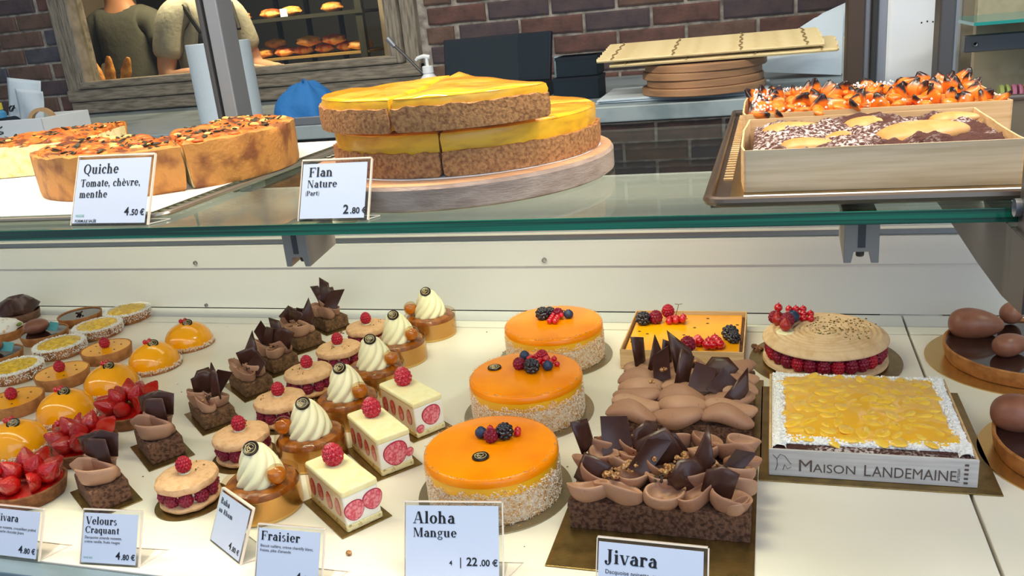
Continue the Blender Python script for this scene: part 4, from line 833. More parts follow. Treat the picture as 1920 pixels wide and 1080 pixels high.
MB().lathe([(0, z - .001), (.012, z - .001), (.013, z + .001), (.011, z + .003), (0, z + .003)], 24, T=TR((-.056, -.010, 0))).build('cream_dot', 'cream', t)
berries(t, [('t', -.056, -.010, z + .002, .75, 0, 0), ('t', -.066, .018, z - .001, .85, -.3, 0), ('d', -.053, .010, z + .001, 1.2, 0, 0), ('u', -.045, .022, z + .004, 1.7, 0, 0), ('d', -.072, .030, z, 1.0, 0, 0)] + [('c', -.050 + .0105 * (k % 4), .036 + .010 * (k // 4), z + .004 * (k // 4), 1.3, 0, k) for k in range(11)] + [('c', -.066, .016, z + .024, 1.5, 0, 0)])
# pineapple tart in the printed wooden box
t = thing('pineapple_tart', 'square pineapple tart with sugar border in a printed wooden box', 'tart', (.1045, 1.008, 0))
w, d = .1085, .1045
MB().box(-.1195, .1315, -.116, .136, 0, .0018).build('cake_board', 'gold', t, smooth=False, bevel=.0005)
walls = wood_box(t, w, d, .0360, .0028, 'poplar', 0, 'poplar_g')
lt = MB()
def add_txt(s, x, zz, size, sx=1, mb=lt, off=.0):
    vs, fs, wd_ = bf_mesh(s, size, off, sx); mb.add([(x + a, -d - .0004, zz + b) for a, b, _ in vs], fs); return x + wd_
x = add_txt('M', -.077, .0095, .0220); x = add_txt('AISON', x + .001, .0095, .0155); x = add_txt('L', x + .008, .0085, .0205, .86); add_txt('ANDEMAINE', x + .001, .0085, .0188, .80)
b2 = MB(); vs, fs, wd_ = bf_mesh('Partisan', .0055); b2.add([(.0905 - b, -d - .0004, .007 + a) for a, b, _ in vs], fs)
for k in range(5): b2.box(.0945, .0985, -d - .0005, -d - .0003, .006 + k * .0055, .0085 + k * .0055)
b2.tube([(-.101, -d - .0002, .009), (-.099, -d - .0002, .016), (-.0995, -d - .0002, .024), (-.104, -d - .0002, .029)], .0004, 4); b2.tube([(-.0995, -d - .0002, .024), (-.096, -d - .0002, .030), (-.091, -d - .0002, .028), (-.087, -d - .0002, .022), (-.084, -d - .0002, .018)], .0004, 4); b2.tube([(-.093, -d - .0002, .010), (-.091, -d - .0002, .017), (-.088, -d - .0002, .012), (-.084, -d - .0002, .014)], .0004, 4)
lt.build('lettering', 'ink_brown', walls[0], smooth=False); b2.build('emblem', 'ink_brown', walls[0], smooth=False)
MB().box(-w + .003, w - .003, -d + .003, d - .003, .0035, .036).build('chocolate_crust', 'choccrumb', t, smooth=False, bevel=.004)
def dome_h(x, y): return .0365 + .009 * max(0, 1 - (abs(x) / .105) ** 3) * max(0, 1 - (abs(y) / .1) ** 3)
def gl(u, v): x = (u - .5) * .186; y = (v - .5) * .178 + .002; e = 1 if min(u, v, 1-u, 1-v) > .01 else 0; return (x, y, (dome_h(x, y) + .0018 + .0016 * nse(x, y, 0, 55)) * e + .030 * (1 - e))
MB().grid(40, 36, gl, cu=False).build('pineapple_glaze', 'pineglaze', t)
CH_ = []
for k in range(4):
    CH_.append(mesh_of(MB().grid(14, 9, lambda u, v, k=k: ((.0115 + .002 * sin(k)) * sin(pi * (.02 + .96 * v)) * cos(2*pi*u) * (1 + .2 * sin(2*pi*u*2 + k)), .0072 * sin(pi * (.02 + .96 * v)) * sin(2*pi*u) * (1 + .15 * cos(2*pi*u*3 + k)), -.0042 * cos(pi * v))), 'pineapple_chunk', 'pine'))
for i in range(10):
    for j in range(12):
        x = -.082 + i * .0182 + rnd(-.005, .005) + .006 * (j % 2); y = -.078 + j * .0145 + rnd(-.003, .003)
        if abs(x) > .088: continue
        inst('pineapple_chunk', CH_[(i * 3 + j) % 4], t, (x, y, dome_h(x, y) - .0006 + rnd(-.0012, .0010)), (R_(rnd(-12, 12)), R_(rnd(-12, 12)), rnd(-1.6, 1.6)), (rnd(.8, 1.25), rnd(.9, 1.5), .75))
mb = MB()
def border():
    s = random.randrange(4); a = rnd(-1, 1); b = rnd(0, .018) * (1 + .3 * sin(a * 14))
    x, y = [(a * w * .96, -d + .014 + b), (a * w * .96, d - .005 - b), (-w + .005 + b, a * d * .95), (w - .005 - b, a * d * .95)][s]
    lift = .001 + .0035 * sin(pi * min(1, b / .018)); return (x, y, .0365 + lift + rnd(-.001, .001)), (0, 0, 1)
for _ in range(2400):
    p, _n = border(); mb.ball((0, 0, 0), rnd(.0008, .0021), 5, (rnd(.7, 1.3), rnd(.7, 1.3), .8), T=TR(p, rnd(0, 6)))
flakes(mb, 1500, border, .0012)
for s in range(4):
    def fn(u, v, s=s):
        a = (u - .5) * 2; b = .003 + .017 * v * (1 + .22 * nse(a * 4, s, 0, 3)); hh = .0366 + .0040 * sin(pi * v) + .0012 * nse(a * 20, b * 200, s, 1)
        x, y = [(a * w * .965, -d + b + .011), (-a * w * .965, d - b), (-w + b, -a * d * .96), (w - b, a * d * .96)][s]
        return (x, y, hh if 0 < v < 1 else .034)
    mb.grid(60, 6, fn, cu=False)
o = mb.build('sugared_crumb_border', 'sugar', t); o['kind'] = 'stuff'
# big chocolate egg tarts at the right
def egg(parent, x, y, z, L, rz, tilt=0):
    e = MB().grid(32, 22, lambda u, v: (L/2 * (-cos(pi * v)), L * .31 * (sin(pi * v) ** .9 if 0 < v < 1 else 0) * cos(2*pi*u) * (1 + .25 * cos(pi*v)), L * .31 * (sin(pi * v) ** .9 if 0 < v < 1 else 0) * sin(2*pi*u) * (1 + .25 * cos(pi*v))))
    o = e.build('chocolate_egg', 'chocm', parent); o.location = (x, y, z); o.rotation_euler = (0, tilt, rz)
def big_choc(lab, cx_, cy_, rb, bx, by, eggs):
    t = thing('chocolate_egg_tart', lab, 'tart', (cx_, cy_, 0), 0, 'large chocolate tarts with eggs')
    o = MB().lathe([(0, 0), (rb, 0), (rb + .0003, .001), (rb, .0018), (0, .0018)], 64).build('cake_board', 'gold2', t); o.location = (bx, by, 0)
    MB().lathe([(a, b + .0018) for a, b in [(0, 0), (.100, 0), (.103, .001), (.1065, .012), (.108, .0225), (.1065, .024), (.1045, .0235), (.1035, .021), (.1, .003), (0, .003)]], 72, lambda rr, z, a: (rr * (1 + .008 * nse(cos(a) * 5, sin(a) * 5, z * 40, 1.3)), z)).build('tart_shell', 'crust', t, angle=50)
    disc_fill('ganache', t, .1035, .0215, .006, 'chocg', 0)
    for e in eggs: egg(t, *e)
    return t
big_choc('large chocolate tart with three milk chocolate eggs, against the rear panel', .345, 1.262, .125, -.006, .0, [(-.058, .045, .038, .074, -.1), (.0, .105 - .012, .040, .050, 1.2), (-.028, -.028, .036, .052, .5)])
big_choc('large chocolate tart cut off at the right edge, nearer the front', .352, .985, .118, -.004, 0, [(-.070, .030, .038, .072, -.15), (.01, .06, .038, .05, .8)])
# crumbs on the shelf
t = thing('shelf_crumbs', 'scattered dark crumbs and flakes on the cream lower shelf', 'crumbs', (-.2, 1.1, 0))
mb = MB()
for _ in range(70):
    x, y = rnd(-.9, .9), rnd(-.42, .25); mb.ball((x, y, .0006), rnd(.0005, .0013), 5, (1.5, 1, .6))
for x, y, n in ((-.775 + .2, .22, 10), (.415, .04, 8), (.395, .02, 3)):
    for _ in range(n): mb.ball((x + rnd(-.015, .015), y + rnd(-.015, .015), .0008), rnd(.0008, .002), 5, (1.6, 1, .5))
o = mb.build('crumbs', 'crumb', t, smooth=False); o['kind'] = 'stuff'
t = thing('nut_crumb', 'single brown nut crumb on the shelf right of the Fraisier tag', 'crumb', (-.437, .686, 0)); MB().ball((0, 0, .0028), .0034, 10, (1.1, .9, .85)).build('kernel', 'nut', t)
t = thing('nut_crumb', 'cluster of dark nut crumbs left of the large raspberry macaron', 'crumb', (-.026, 1.283, 0)); nuts(t, [(0, 0, .002), (.004, -.006, .002)], 9, .0035, 'nut_pieces', 'crumb', .006)
# price tags on the lower shelf
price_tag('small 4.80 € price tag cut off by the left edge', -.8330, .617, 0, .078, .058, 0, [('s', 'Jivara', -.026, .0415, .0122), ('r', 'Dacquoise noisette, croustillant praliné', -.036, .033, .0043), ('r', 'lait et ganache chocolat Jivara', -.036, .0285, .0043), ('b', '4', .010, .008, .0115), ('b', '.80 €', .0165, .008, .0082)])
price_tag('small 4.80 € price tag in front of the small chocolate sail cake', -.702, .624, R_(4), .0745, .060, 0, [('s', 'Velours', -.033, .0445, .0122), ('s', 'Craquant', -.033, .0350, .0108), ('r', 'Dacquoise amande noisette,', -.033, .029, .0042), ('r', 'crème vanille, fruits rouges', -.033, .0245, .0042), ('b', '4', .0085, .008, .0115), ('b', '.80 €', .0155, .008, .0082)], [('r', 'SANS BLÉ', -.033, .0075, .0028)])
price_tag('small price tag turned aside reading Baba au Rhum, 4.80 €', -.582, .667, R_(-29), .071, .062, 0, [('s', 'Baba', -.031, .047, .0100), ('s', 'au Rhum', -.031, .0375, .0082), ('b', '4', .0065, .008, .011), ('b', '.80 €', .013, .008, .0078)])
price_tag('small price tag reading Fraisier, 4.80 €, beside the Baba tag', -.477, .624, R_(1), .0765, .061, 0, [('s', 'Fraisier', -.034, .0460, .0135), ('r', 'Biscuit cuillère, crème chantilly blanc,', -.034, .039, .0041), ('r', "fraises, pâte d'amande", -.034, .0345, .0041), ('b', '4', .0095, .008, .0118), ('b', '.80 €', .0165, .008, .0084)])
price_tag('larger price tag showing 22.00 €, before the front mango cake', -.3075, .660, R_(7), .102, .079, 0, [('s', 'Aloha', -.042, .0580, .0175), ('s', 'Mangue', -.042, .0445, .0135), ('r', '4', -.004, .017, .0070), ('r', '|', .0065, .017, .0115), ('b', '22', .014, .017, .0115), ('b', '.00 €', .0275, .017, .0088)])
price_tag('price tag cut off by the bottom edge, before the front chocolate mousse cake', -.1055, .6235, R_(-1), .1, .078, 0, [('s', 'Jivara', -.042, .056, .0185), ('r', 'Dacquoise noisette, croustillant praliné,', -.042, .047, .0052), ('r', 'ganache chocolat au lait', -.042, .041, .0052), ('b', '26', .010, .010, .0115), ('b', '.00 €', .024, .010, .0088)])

# ================================================================== upper glass shelf
G = SZ + .0003
def outline(R, a0, a1, n=28, sx=1): return [(0, 0)] + [(R * cos(R_(a0 + (a1 - a0) * i / n)), R * sin(R_(a0 + (a1 - a0) * i / n))) for i in range(n + 1)]
def solid(pts, layers, caps=(.85, .65, .4, .15), bump=0, sc=60, dome_=0, rough=0, peak=None, seed=0):
    n = len(pts); c = (sum(p[0] for p in pts)/n, sum(p[1] for p in pts)/n); vs = []; R = max(sqrt((p[0]-c[0])**2 + (p[1]-c[1])**2) for p in pts)
    def hgt(x, y, k): 
        h = dome_ * (1 - k * k) + bump * nse(x, y, seed, sc)
        if peak: h += peak * max(0, 1 - sqrt(x*x + y*y) / .12) ** 1.5
        return h
    for i, (z, ins) in enumerate(layers):
        k = 1 - ins / R
        for (x, y) in pts:
            q = rough * nse(x * 1, y * 1, z * 2 + seed, 70); xx = c[0] + (x - c[0]) * (k + q / R); yy = c[1] + (y - c[1]) * (k + q / R)
            vs.append((xx, yy, z + (hgt(xx, yy, 1) if i == len(layers) - 1 else 0)))
    kl = 1 - layers[-1][1] / R
    for s in caps:
        for (x, y) in pts:
            xx = c[0] + (x - c[0]) * kl * s; yy = c[1] + (y - c[1]) * kl * s; vs.append((xx, yy, layers[-1][0] + hgt(xx, yy, s)))
    m = len(layers) + len(caps)
    fs = [(j*n + i, j*n + (i+1) % n, (j+1)*n + (i+1) % n, (j+1)*n + i) for j in range(m - 1) for i in range(n)]
    fs += [tuple((m-1)*n + i for i in range(n)), tuple(reversed(range(n)))]
    return MB().add(vs, fs)
CAPS = [1 - k / 16 for k in range(1, 15)]
def dens(pts, k=4):
    out = []; n = len(pts)
    for i in range(n):
        a, b = pts[i], pts[(i + 1) % n]; L = sqrt((a[0]-b[0])**2 + (a[1]-b[1])**2); m = max(1, int(L / .006))
        for j in range(m): out.append((a[0] + (b[0]-a[0]) * j / m, a[1] + (b[1]-a[1]) * j / m))
    return out
# flan board, paper, slices
FB = (-.352, .932)
t = thing('flan_board', 'thick round beech board under the flan', 'board', (*FB, G))
MB().lathe([(0, 0), (.177, 0), (.180, .002), (.180, .003)], 96).lathe([(.180, .0028), (.180, .0225), (.1775, .0262)], 96).build('rim', 'wood_end', t, angle=30)
MB().lathe([(.1778, .0260), (.172, .0272), (0, .0272)], 96).build('board_top', 'wood', t)
zb = G + .0274
t = thing('doily', 'thin white paper round under the flan slices', 'paper', (FB[0] + .01, FB[1], zb)); MB().lathe([(0, 0), (.155, 0), (.1555, .0004), (0, .0006)], 90, lambda r, z, a: (r * (1 + .012 * nse(cos(a) * 6, sin(a) * 6, 0, 1)), z)).build('sheet', 'doily', t)
def flan_slice(lab, R, a0, a1, loc, h=.044, crust_h=.026, peak=None):
    t = thing('flan_slice', lab, 'flan', loc, 0, 'flan slices')
    arc = [(R * cos(R_(a0 + (a1 - a0) * i / 40)), R * sin(R_(a0 + (a1 - a0) * i / 40))) for i in range(41)]
    inn = [(x * (1 - .007 / R), y * (1 - .007 / R)) for x, y in reversed(arc)]
    sh = dens(arc + inn)
    solid(sh, [(0, .003), (.003, 0), (crust_h * .5, -.001), (crust_h - .001, .0)], (.9, .5), .003, 90, 0, .0035, seed=a0).build('crust', 'flancrust', t, angle=60)
    pts = dens(outline(R - .005, a0, a1, 40))
    n_ = solid(pts, [(.0015, .002), (.004, .0005), (h * .5, 0), (h - .006, -.0022), (h - .001, 0.0)], (), 0, 60, 0, .001).build('custard', 'flan', t, angle=60)
    solid(pts, [(h - .0035, .0016), (h - .001, -.0008), (h + .0008, .0035)], CAPS, .0022, 28, .004, .001, peak, seed=a1).build('browned_top', 'flantop', t, angle=60)
    return t
cX, cY = FB[0] + .012, FB[1] + .004
zf = zb + .001
def off(a, k=.0022): return cos(R_(a)) * k, sin(R_(a)) * k
for lab, a0, a1 in (('lower flan slice on the left, its front edge behind the Flan tag', 170, 279), ('lower flan slice on the right, beside the dark cut line', 279, 378), ('lower flan slice at the back of the board, mostly hidden', 20, 168)):
    o = off((a0 + a1)/2); flan_slice(lab, .152, a0, a1, (cX + o[0], cY + o[1], zf))
flan_slice('upper flan slice on the left of the stack', .150, 176, 264, (cX - .003, cY - .022, zf + .0485), .033, .025, .008)
flan_slice('upper flan slice on the right of the stack, with the highest tip', .148, 262, 326, (cX + .006, cY - .022, zf + .0485), .033, .025, .011)
# tags of the upper shelf
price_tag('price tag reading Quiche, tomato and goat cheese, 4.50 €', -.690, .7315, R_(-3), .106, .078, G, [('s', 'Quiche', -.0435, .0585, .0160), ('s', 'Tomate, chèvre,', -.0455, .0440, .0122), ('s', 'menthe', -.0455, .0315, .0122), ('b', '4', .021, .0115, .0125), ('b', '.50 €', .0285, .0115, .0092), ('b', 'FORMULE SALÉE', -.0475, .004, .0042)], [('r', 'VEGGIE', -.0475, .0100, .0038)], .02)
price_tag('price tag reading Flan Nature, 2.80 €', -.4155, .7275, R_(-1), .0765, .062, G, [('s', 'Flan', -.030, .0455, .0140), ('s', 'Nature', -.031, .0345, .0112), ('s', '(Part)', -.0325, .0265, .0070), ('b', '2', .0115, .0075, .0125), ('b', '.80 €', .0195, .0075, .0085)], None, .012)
# quiche tray
t = thing('quiche_tray', 'wire mesh tray with rounded corner under the quiches', 'tray', (-.95, .90, G))
xr, yf, yb, xl = .313, -.146, .36, -.9
cor = [(xr - .02 + .02 * sin(k * pi / 12), yf + .02 - .02 * cos(k * pi / 12), .004) for k in range(7)]
MB().tube([(xl, yf, .004)] + cor + [(xr + .004, yb, .004)], .0028, 8).build('rim', 'wire', t)
wm = MB().tube([(xr - .040, 0, .0022), (xr + .001, 0, .0022)], .0011, 6).build('mesh_wire', 'wire', t); wm.location = (0, yf + .03, 0)
for k in range(1, 34): inst('mesh_wire', wm, t, (.0001 * k, yf + .03 + k * .0135, 0))
wl = MB().tube([(0, yf + .02, .0035), (0, yb, .0035)], .0012, 6).build('long_wire', 'wire', t); wl.location = (xr - .012, 0, 0); inst('long_wire', wl, t, (xr - .028, 0, 0))
t = thing('tray_paper', 'white paper sheet lining the quiche tray', 'paper', (-1.0, .97, G + .0068)); MB().box(-.85, .345, -.209, .27, 0, .0005).build('sheet', 'traywhite', t, smooth=False)
QC = (-.800, .996); zq = G + .0075
def herbs(t, R, a0, a1, z, n, seed):
    r = random.Random(seed); mb = MB(); tm = MB(); cs = MB()
    for _ in range(n):
        a = R_(r.uniform(a0 + 3, a1 - 3)); rr = R * sqrt(r.uniform(.03, .93)); x, y = rr * cos(a), rr * sin(a); k = r.random()
        if k < .72: mb.ball((0, 0, 0), r.uniform(.0015, .0045), 8, (r.uniform(.8, 2), r.uniform(.5, 1), .35), T=TR((x, y, z + r.uniform(0, .002)), r.uniform(0, 6), r.uniform(-.6, .6), r.uniform(-.6, .6)))
        elif k < .93: tm.ball((0, 0, 0), r.uniform(.004, .009), 9, (1.3, 1, .35), T=TR((x, y, z), r.uniform(0, 6), r.uniform(-.2, .2)))
        else: cs.ball((0, 0, 0), r.uniform(.004, .008), 8, (1.2, 1, .5), T=TR((x, y, z), r.uniform(0, 6), r.uniform(-.3, .3)))
    for b, nm, m in ((mb, 'herb_leaves', 'herb'), (tm, 'tomato_pieces', 'tomato'), (cs, 'cheese_pieces', 'cheese')):
        o = b.build(nm, m, t); o['kind'] = 'stuff'
def quiche(lab, loc, R, a0, a1, h, seed, n=150):
    t = thing('quiche_piece', lab, 'quiche', loc, 0, 'quiche pieces')
    arc = [(R * cos(R_(a0 + (a1 - a0) * i / 40)), R * sin(R_(a0 + (a1 - a0) * i / 40))) for i in range(41)]
    sh = dens(arc + [(x * (1 - .006 / R), y * (1 - .006 / R)) for x, y in reversed(arc)])
    solid(sh, [(0, .007), (.006, .003), (h * .5, .0), (h * .85, -.002), (h, -.001)], (.9, .5), .004, 60, 0, .004, seed=seed).build('crust', 'q_crust', t, angle=70)
    pts = dens(outline(R - .004, a0, a1, 40))
    solid(pts, [(.001, .006), (.006, .003), (h * .5, .0), (h - .006, .0)], (), 0).build('custard', 'q_fill', t)
    solid(pts, [(h - .0085, .0008), (h - .004, .0), (h - .001, .004)], CAPS, .009, 32, .003, .002, seed=seed).build('baked_top', 'q_top', t, angle=80)
    herbs(t, R - .008, a0, a1, h + .001, n, seed); return t
quiche('quiche piece on the left, behind its price tag', (QC[0] - .001, QC[1] - .0005, zq), .170, 170, 312.6, .054, 5)
quiche('taller quiche piece on the right, next to the flan board', (QC[0] + .001, QC[1] + .0005, zq), .170, 313.2, 458, .056, 9, 190)
quiche('quiche slice at the far left with its pale cut side showing', (-1.000, 1.050, zq), .20, 112, 194, .054, 13, 110)
# right tray with the two long boxes
t = thing('tart_tray', 'brown metal tray with rounded rim under the boxed tarts', 'tray', (.15, 1.02, G))
x0, x1, y0, y1 = -.205, .30, -.282, .285
rim = [(x1, y0, .006)] + [(x0 + .015 - .015 * sin(k * pi / 12), y0 + .015 - .015 * cos(k * pi / 12), .006) for k in range(7)] + [(x0, y1, .006), (x1, y1, .006)]
MB().tube(rim, .0045, 8).build('rim', 'traydark', t)
MB().box(x0 + .003, x1, y0 + .003, y1 - .003, .0005, .002).build('tray_base', 'traydark', t, smooth=False)
rb = MB().box(-.0045, .0045, -.0020, .0020, 0, .0020).build('rib', 'poplar', t, smooth=False); rb.location = (x0 + .013, y0 + .11, .002)
for k in range(1, 34): inst('rib', rb, t, (x0 + .013, y0 + .11 + k * .0135, .002))
t = thing('gold_card', 'gold card between tray and front pear tart box', 'card', (.1, .885, G + .0024)); MB().box(-.137, .25, -.125, .09, 0, .0010).build('card', 'gold', t, smooth=False)
t = thing('tray_paper', 'white paper strip in front of the pear tart box', 'paper', (.1, .760, G + .0036)); MB().box(-.125, .25, -.011, .0085, 0, .0010).build('sheet', 'paper', t, smooth=False)
def long_box(t, w, d, h, mface):
    th = .0018; c = .010
    MB().box(-w, w - .0, -d, -d + th, 0, h).build('box_wall', mface, t, smooth=False)
    MB().box(-w, w, d - th, d, 0, h).build('box_wall', 'poplar', t, smooth=False)
    for s in (-1, 1):
        P = [(s * (w - .0), -d + .001), (s * (w + .004), -d * .5), (s * (w + .005), d * .5), (s * (w - .0), d - .001)]
        mb = MB(); vs = []
        for k in range(13):
            f_ = k / 12; i = min(2, int(f_ * 3)); q = f_ * 3 - i; x = P[i][0] * (1 - q) + P[i+1][0] * q; y = P[i][1] * (1 - q) + P[i+1][1] * q
            vs += [(x, y, 0), (x + s * th, y, 0), (x + s * th, y, h * (1 - .12 * sin(pi * f_))), (x, y, h * (1 - .12 * sin(pi * f_)))]
        fs = [(4*k + a, 4*k + (a+1) % 4, 4*k + 4 + (a+1) % 4, 4*k + 4 + a) for k in range(12) for a in range(4)] + [(0, 1, 2, 3), (48, 49, 50, 51)]
        mb.add(vs, fs).build('box_wall', 'poplar', t, smooth=False)
    MB().box(-w + .001, w - .001, -d + .001, d - .001, 0, .002).build('box_base', 'poplar', t, smooth=False)
zt = G + .0036
t = thing('pear_chocolate_tart', 'long wooden box of dusted chocolate tart with pears, in front', 'tart', (.0865, .882, zt)); w, d, h = .110, .098, .038
long_box(t, w, d, h, 'poplar_in')
def ch(u, v):
    x = (u - .5) * 2 * (w - .003); y = (v - .5) * 2 * (d - .003); e = min(u, v, 1-u, 1-v)
    hh = .030 + .009 * nse(x, y, 0, 22) + .005 * nse(x, y, 1, 70) + .0022 * nse(x, y, 2, 200) + .006 * min(1, e * 8)
    return (x, y, hh if e > 0 else .004)
MB().grid(110, 80, ch, cu=False).build('chocolate_cake', 'choccrumb', t, angle=180)
ph = MB().grid(28, 14, lambda u, v: (.033 * (-cos(pi * v)) , .019 * (sin(pi * v) ** .8 if 0 < v < 1 else 0) * (1 + .35 * cos(pi * v)) * cos(2*pi*u), .011 * (sin(pi * v) ** .8 if 0 < v < 1 else 0) * (1 + .3 * cos(pi * v)) * sin(2*pi*u))); me = mesh_of(ph, 'pear_half', 'pear')
for x, y, rz, s in [(-.080, .035, .2, .9), (-.064, -.062, -.2, .8), (.010, .050, .3, .85), (.052, -.030, .35, 1.3), (-.030, -.020, 1.2, .6), (.100, .06, 0, .7)]:
    inst('pear_half', me, t, (x * .86, y, .0325), (0, R_(-4), rz), s)
t = thing('apricot_tart', 'long wooden box of apricot tart with burnt tips, behind', 'tart', (.107, 1.140, zt)); w, d, h = .137, .105, .036
long_box(t, w, d, h, 'poplar')
MB().grid(50, 40, lambda u, v: ((u - .5) * 2 * (w - .003), (v - .5) * 2 * (d - .003), (.031 + .004 * nse(u * 6, v * 5, 0, 1.5)) if min(u, v, 1-u, 1-v) > 0 else .004), cu=False).build('custard', 'q_top', t)
AP = []
for k in range(4):
    def ap(u, v, k=k):
        a = 2*pi*u; s = sin(pi * (.04 + .9 * v)); x = .012 * s * cos(a) * (1 - .25 * v); y = .0042 * s * sin(a) + .006 * (v ** 1.5) * (1 if k % 2 else .6) - .002 * cos(a) ** 2
        return (x + .003 * sin(v * 4 + k), y, .024 * v)
    AP.append(mesh_of(MB().grid(16, 12, ap, capt=True), 'apricot_wedge', 'apri'))
AP2 = mesh_of(MB().grid(18, 10, lambda u, v: (.013 * sin(pi * (.02 + .96 * v)) * cos(2*pi*u), .008 * sin(pi * (.02 + .96 * v)) * sin(2*pi*u), -.005 * cos(pi * v))), 'apricot_piece', 'apri2')
r = random.Random(4)
for i in range(12):
    for j in range(9):
        x = -.125 + i * .0225 + r.uniform(-.005, .005); y = -.094 + j * .0235 + r.uniform(-.004, .004)
        if r.random() < .62: inst('apricot_wedge', AP[r.randrange(4)], t, (x, y, .025), (R_(r.uniform(-38, 38)), R_(r.uniform(-35, 35)), r.uniform(0, 6.3)), r.uniform(.85, 1.15) * (1.12 if j > 6 else 1))
        else: inst('apricot_piece', AP2, t, (x, y, .035), (R_(r.uniform(-25, 25)), R_(r.uniform(-25, 25)), r.uniform(0, 3)), r.uniform(.8, 1.1))
mb = MB()
for _ in range(480):
    e = r.random()
    x, y = (r.uniform(-1, 1) * (w - .006), (d - .004 - abs(r.gauss(0, .012))) * (1 if e < .6 else -1)) if e < .7 else ((-w + .005 + abs(r.gauss(0, .012))), r.uniform(-1, 1) * (d - .006))
    mb.ball((x, y, .0365 + r.uniform(0, .006)), r.uniform(.0006, .0016), 5)
o = mb.build('icing_sugar', 'sugar', t); o['kind'] = 'stuff'

# ================================================================== behind the case: the counter top
CZ = .3003
def prop(name, lab, cat, x, y, z=CZ, rz=0, group=None): return thing(name, lab, cat, (x, y, z), rz, group)
# white bin with odds and ends at the left
t = prop('storage_box', 'white open box with a dark square emblem at the far left of the counter', 'box', -2.40, 2.24); w, d, h = .23, .10, .062
for a in ((-w, w, -d, -d + .004), (-w, w, d - .004, d), (-w, -w + .004, -d, d), (w - .004, w, -d, d)): MB().box(*a, 0, h).build('side', 'white', t, smooth=False, bevel=.002)
MB().box(-w, w, -d, d, 0, .003).build('bottom', 'white', t, smooth=False)
MB().box(-.030, .012, -d - .001, -d, .018, .052).build('emblem', 'dark', t, smooth=False)
MB().tube([(.05 + .02 * sin(k), -d - .001, .02 + .003 * k) for k in range(9)], .002, 5).build('drawing', 'steel_d', t)
t = prop('paper_bag', 'crumpled white paper standing in the storage box with a small dark print', 'paper', -2.36, 2.27, CZ + .004, R_(8))
for nm, (a, b, cc, dd), rx in (('sheet', (-.085, .03, .02, .185), -8), ('sheet', (-.035, .055, .01, .150), 6)):
    mb = MB().grid(10, 12, lambda u, v: (a + (b - a) * u + .035 * v, .006 * sin(u * 5 + v * 4), cc + (dd - cc) * v - .02 * u * v), cu=False)
    o = mb.build(nm, 'papere', t); o.rotation_euler = (R_(rx), 0, 0); mo = o.modifiers.new('s', 'SOLIDIFY'); mo.thickness = .001
MB().tube([(-.035 + .012 * cos(k), -.012, .085 + .010 * sin(k * 1.3)) for k in range(12)], .0018, 5).build('print', 'ink', t)
t = prop('tape_roll', 'roll of kraft tape leaning in the storage box', 'tape', -2.225, 2.20, CZ + .048)
MB().lathe([(.030, -.011), (.041, -.011), (.041, .011), (.030, .011), (.030, -.011)], 32, T=TR((0, 0, 0), R_(20), R_(90))).build('roll', 'tape', t)
t = prop('tape_roll', 'roll of dark blue-grey tape in the storage box', 'tape', -2.36, 2.19, CZ + .040)
MB().lathe([(.018, -.035), (.028, -.035), (.028, .035), (.018, .035), (.018, -.035)], 28, T=TR((0, 0, 0), R_(6), R_(90), R_(90))).build('roll', 'teal', t)
t = prop('plastic_bottle', 'clear plastic bottle with a yellow and blue label at the far left', 'bottle', -2.52, 2.25, CZ + .004)
MB().lathe([(0, 0), (.040, 0), (.042, .005), (.042, .085), (.030, .105), (.014, .118), (.014, .135)], 28).build('bottle_body', 'bottle', t)
MB().lathe([(.015, .118), (.015, .137), (0, .138)], 16).build('cap', 'white', t)
t = prop('spray_bottle', 'small bottle with yellow cap and blue body in the storage box', 'bottle', -2.445, 2.25, CZ + .004)
MB().lathe([(0, 0), (.018, 0), (.019, .004), (.019, .075), (.010, .085)], 20).build('bottle_body', 'bluel', t); MB().lathe([(.013, .085), (.013, .107), (0, .108)], 16).build('cap', 'yellow', t)
# paper roll behind the left post
t = prop('paper_roll', 'tall white paper roll standing behind the left post', 'roll', -1.60, 2.30); MB().lathe([(.02, .0), (.092, 0), (.094, .002), (.094, .232), (.092, .234), (.02, .234), (.02, .0)], 48).build('roll', 'papere', t)
MB().lathe([(.019, .001), (.019, .236), (.016, .236), (.016, .001)], 20).build('core', 'tape', t)
# blue cloth
t = prop('blue_cloth', 'crumpled blue cloth lying on the counter left of the flan', 'cloth', -1.235, 2.13)
def clo(u, v):
    a = 2*pi*u; r = .098 * (sin(pi/2 * (1 - v)) if v < 1 else 0) ; k = .022 * nse(cos(a) * 1.3, sin(a) * 1.3, v * 2, 1.5); rr = max(0, r + k * (1 - v))
    return (rr * cos(a), rr * sin(a) * .8, .105 * sin(pi/2 * v) * (1 + .28 * nse(cos(a), sin(a), v, 1.7)))
MB().grid(48, 22, clo).build('cloth', 'blue', t, angle=60)
t = prop('cloth_tray', 'small grey tray under the blue cloth', 'tray', -1.18, 2.055, CZ); MB().box(-.06, .05, -.004, .012, 0, .022).build('tray_edge', 'steel', t, smooth=False, bevel=.002)
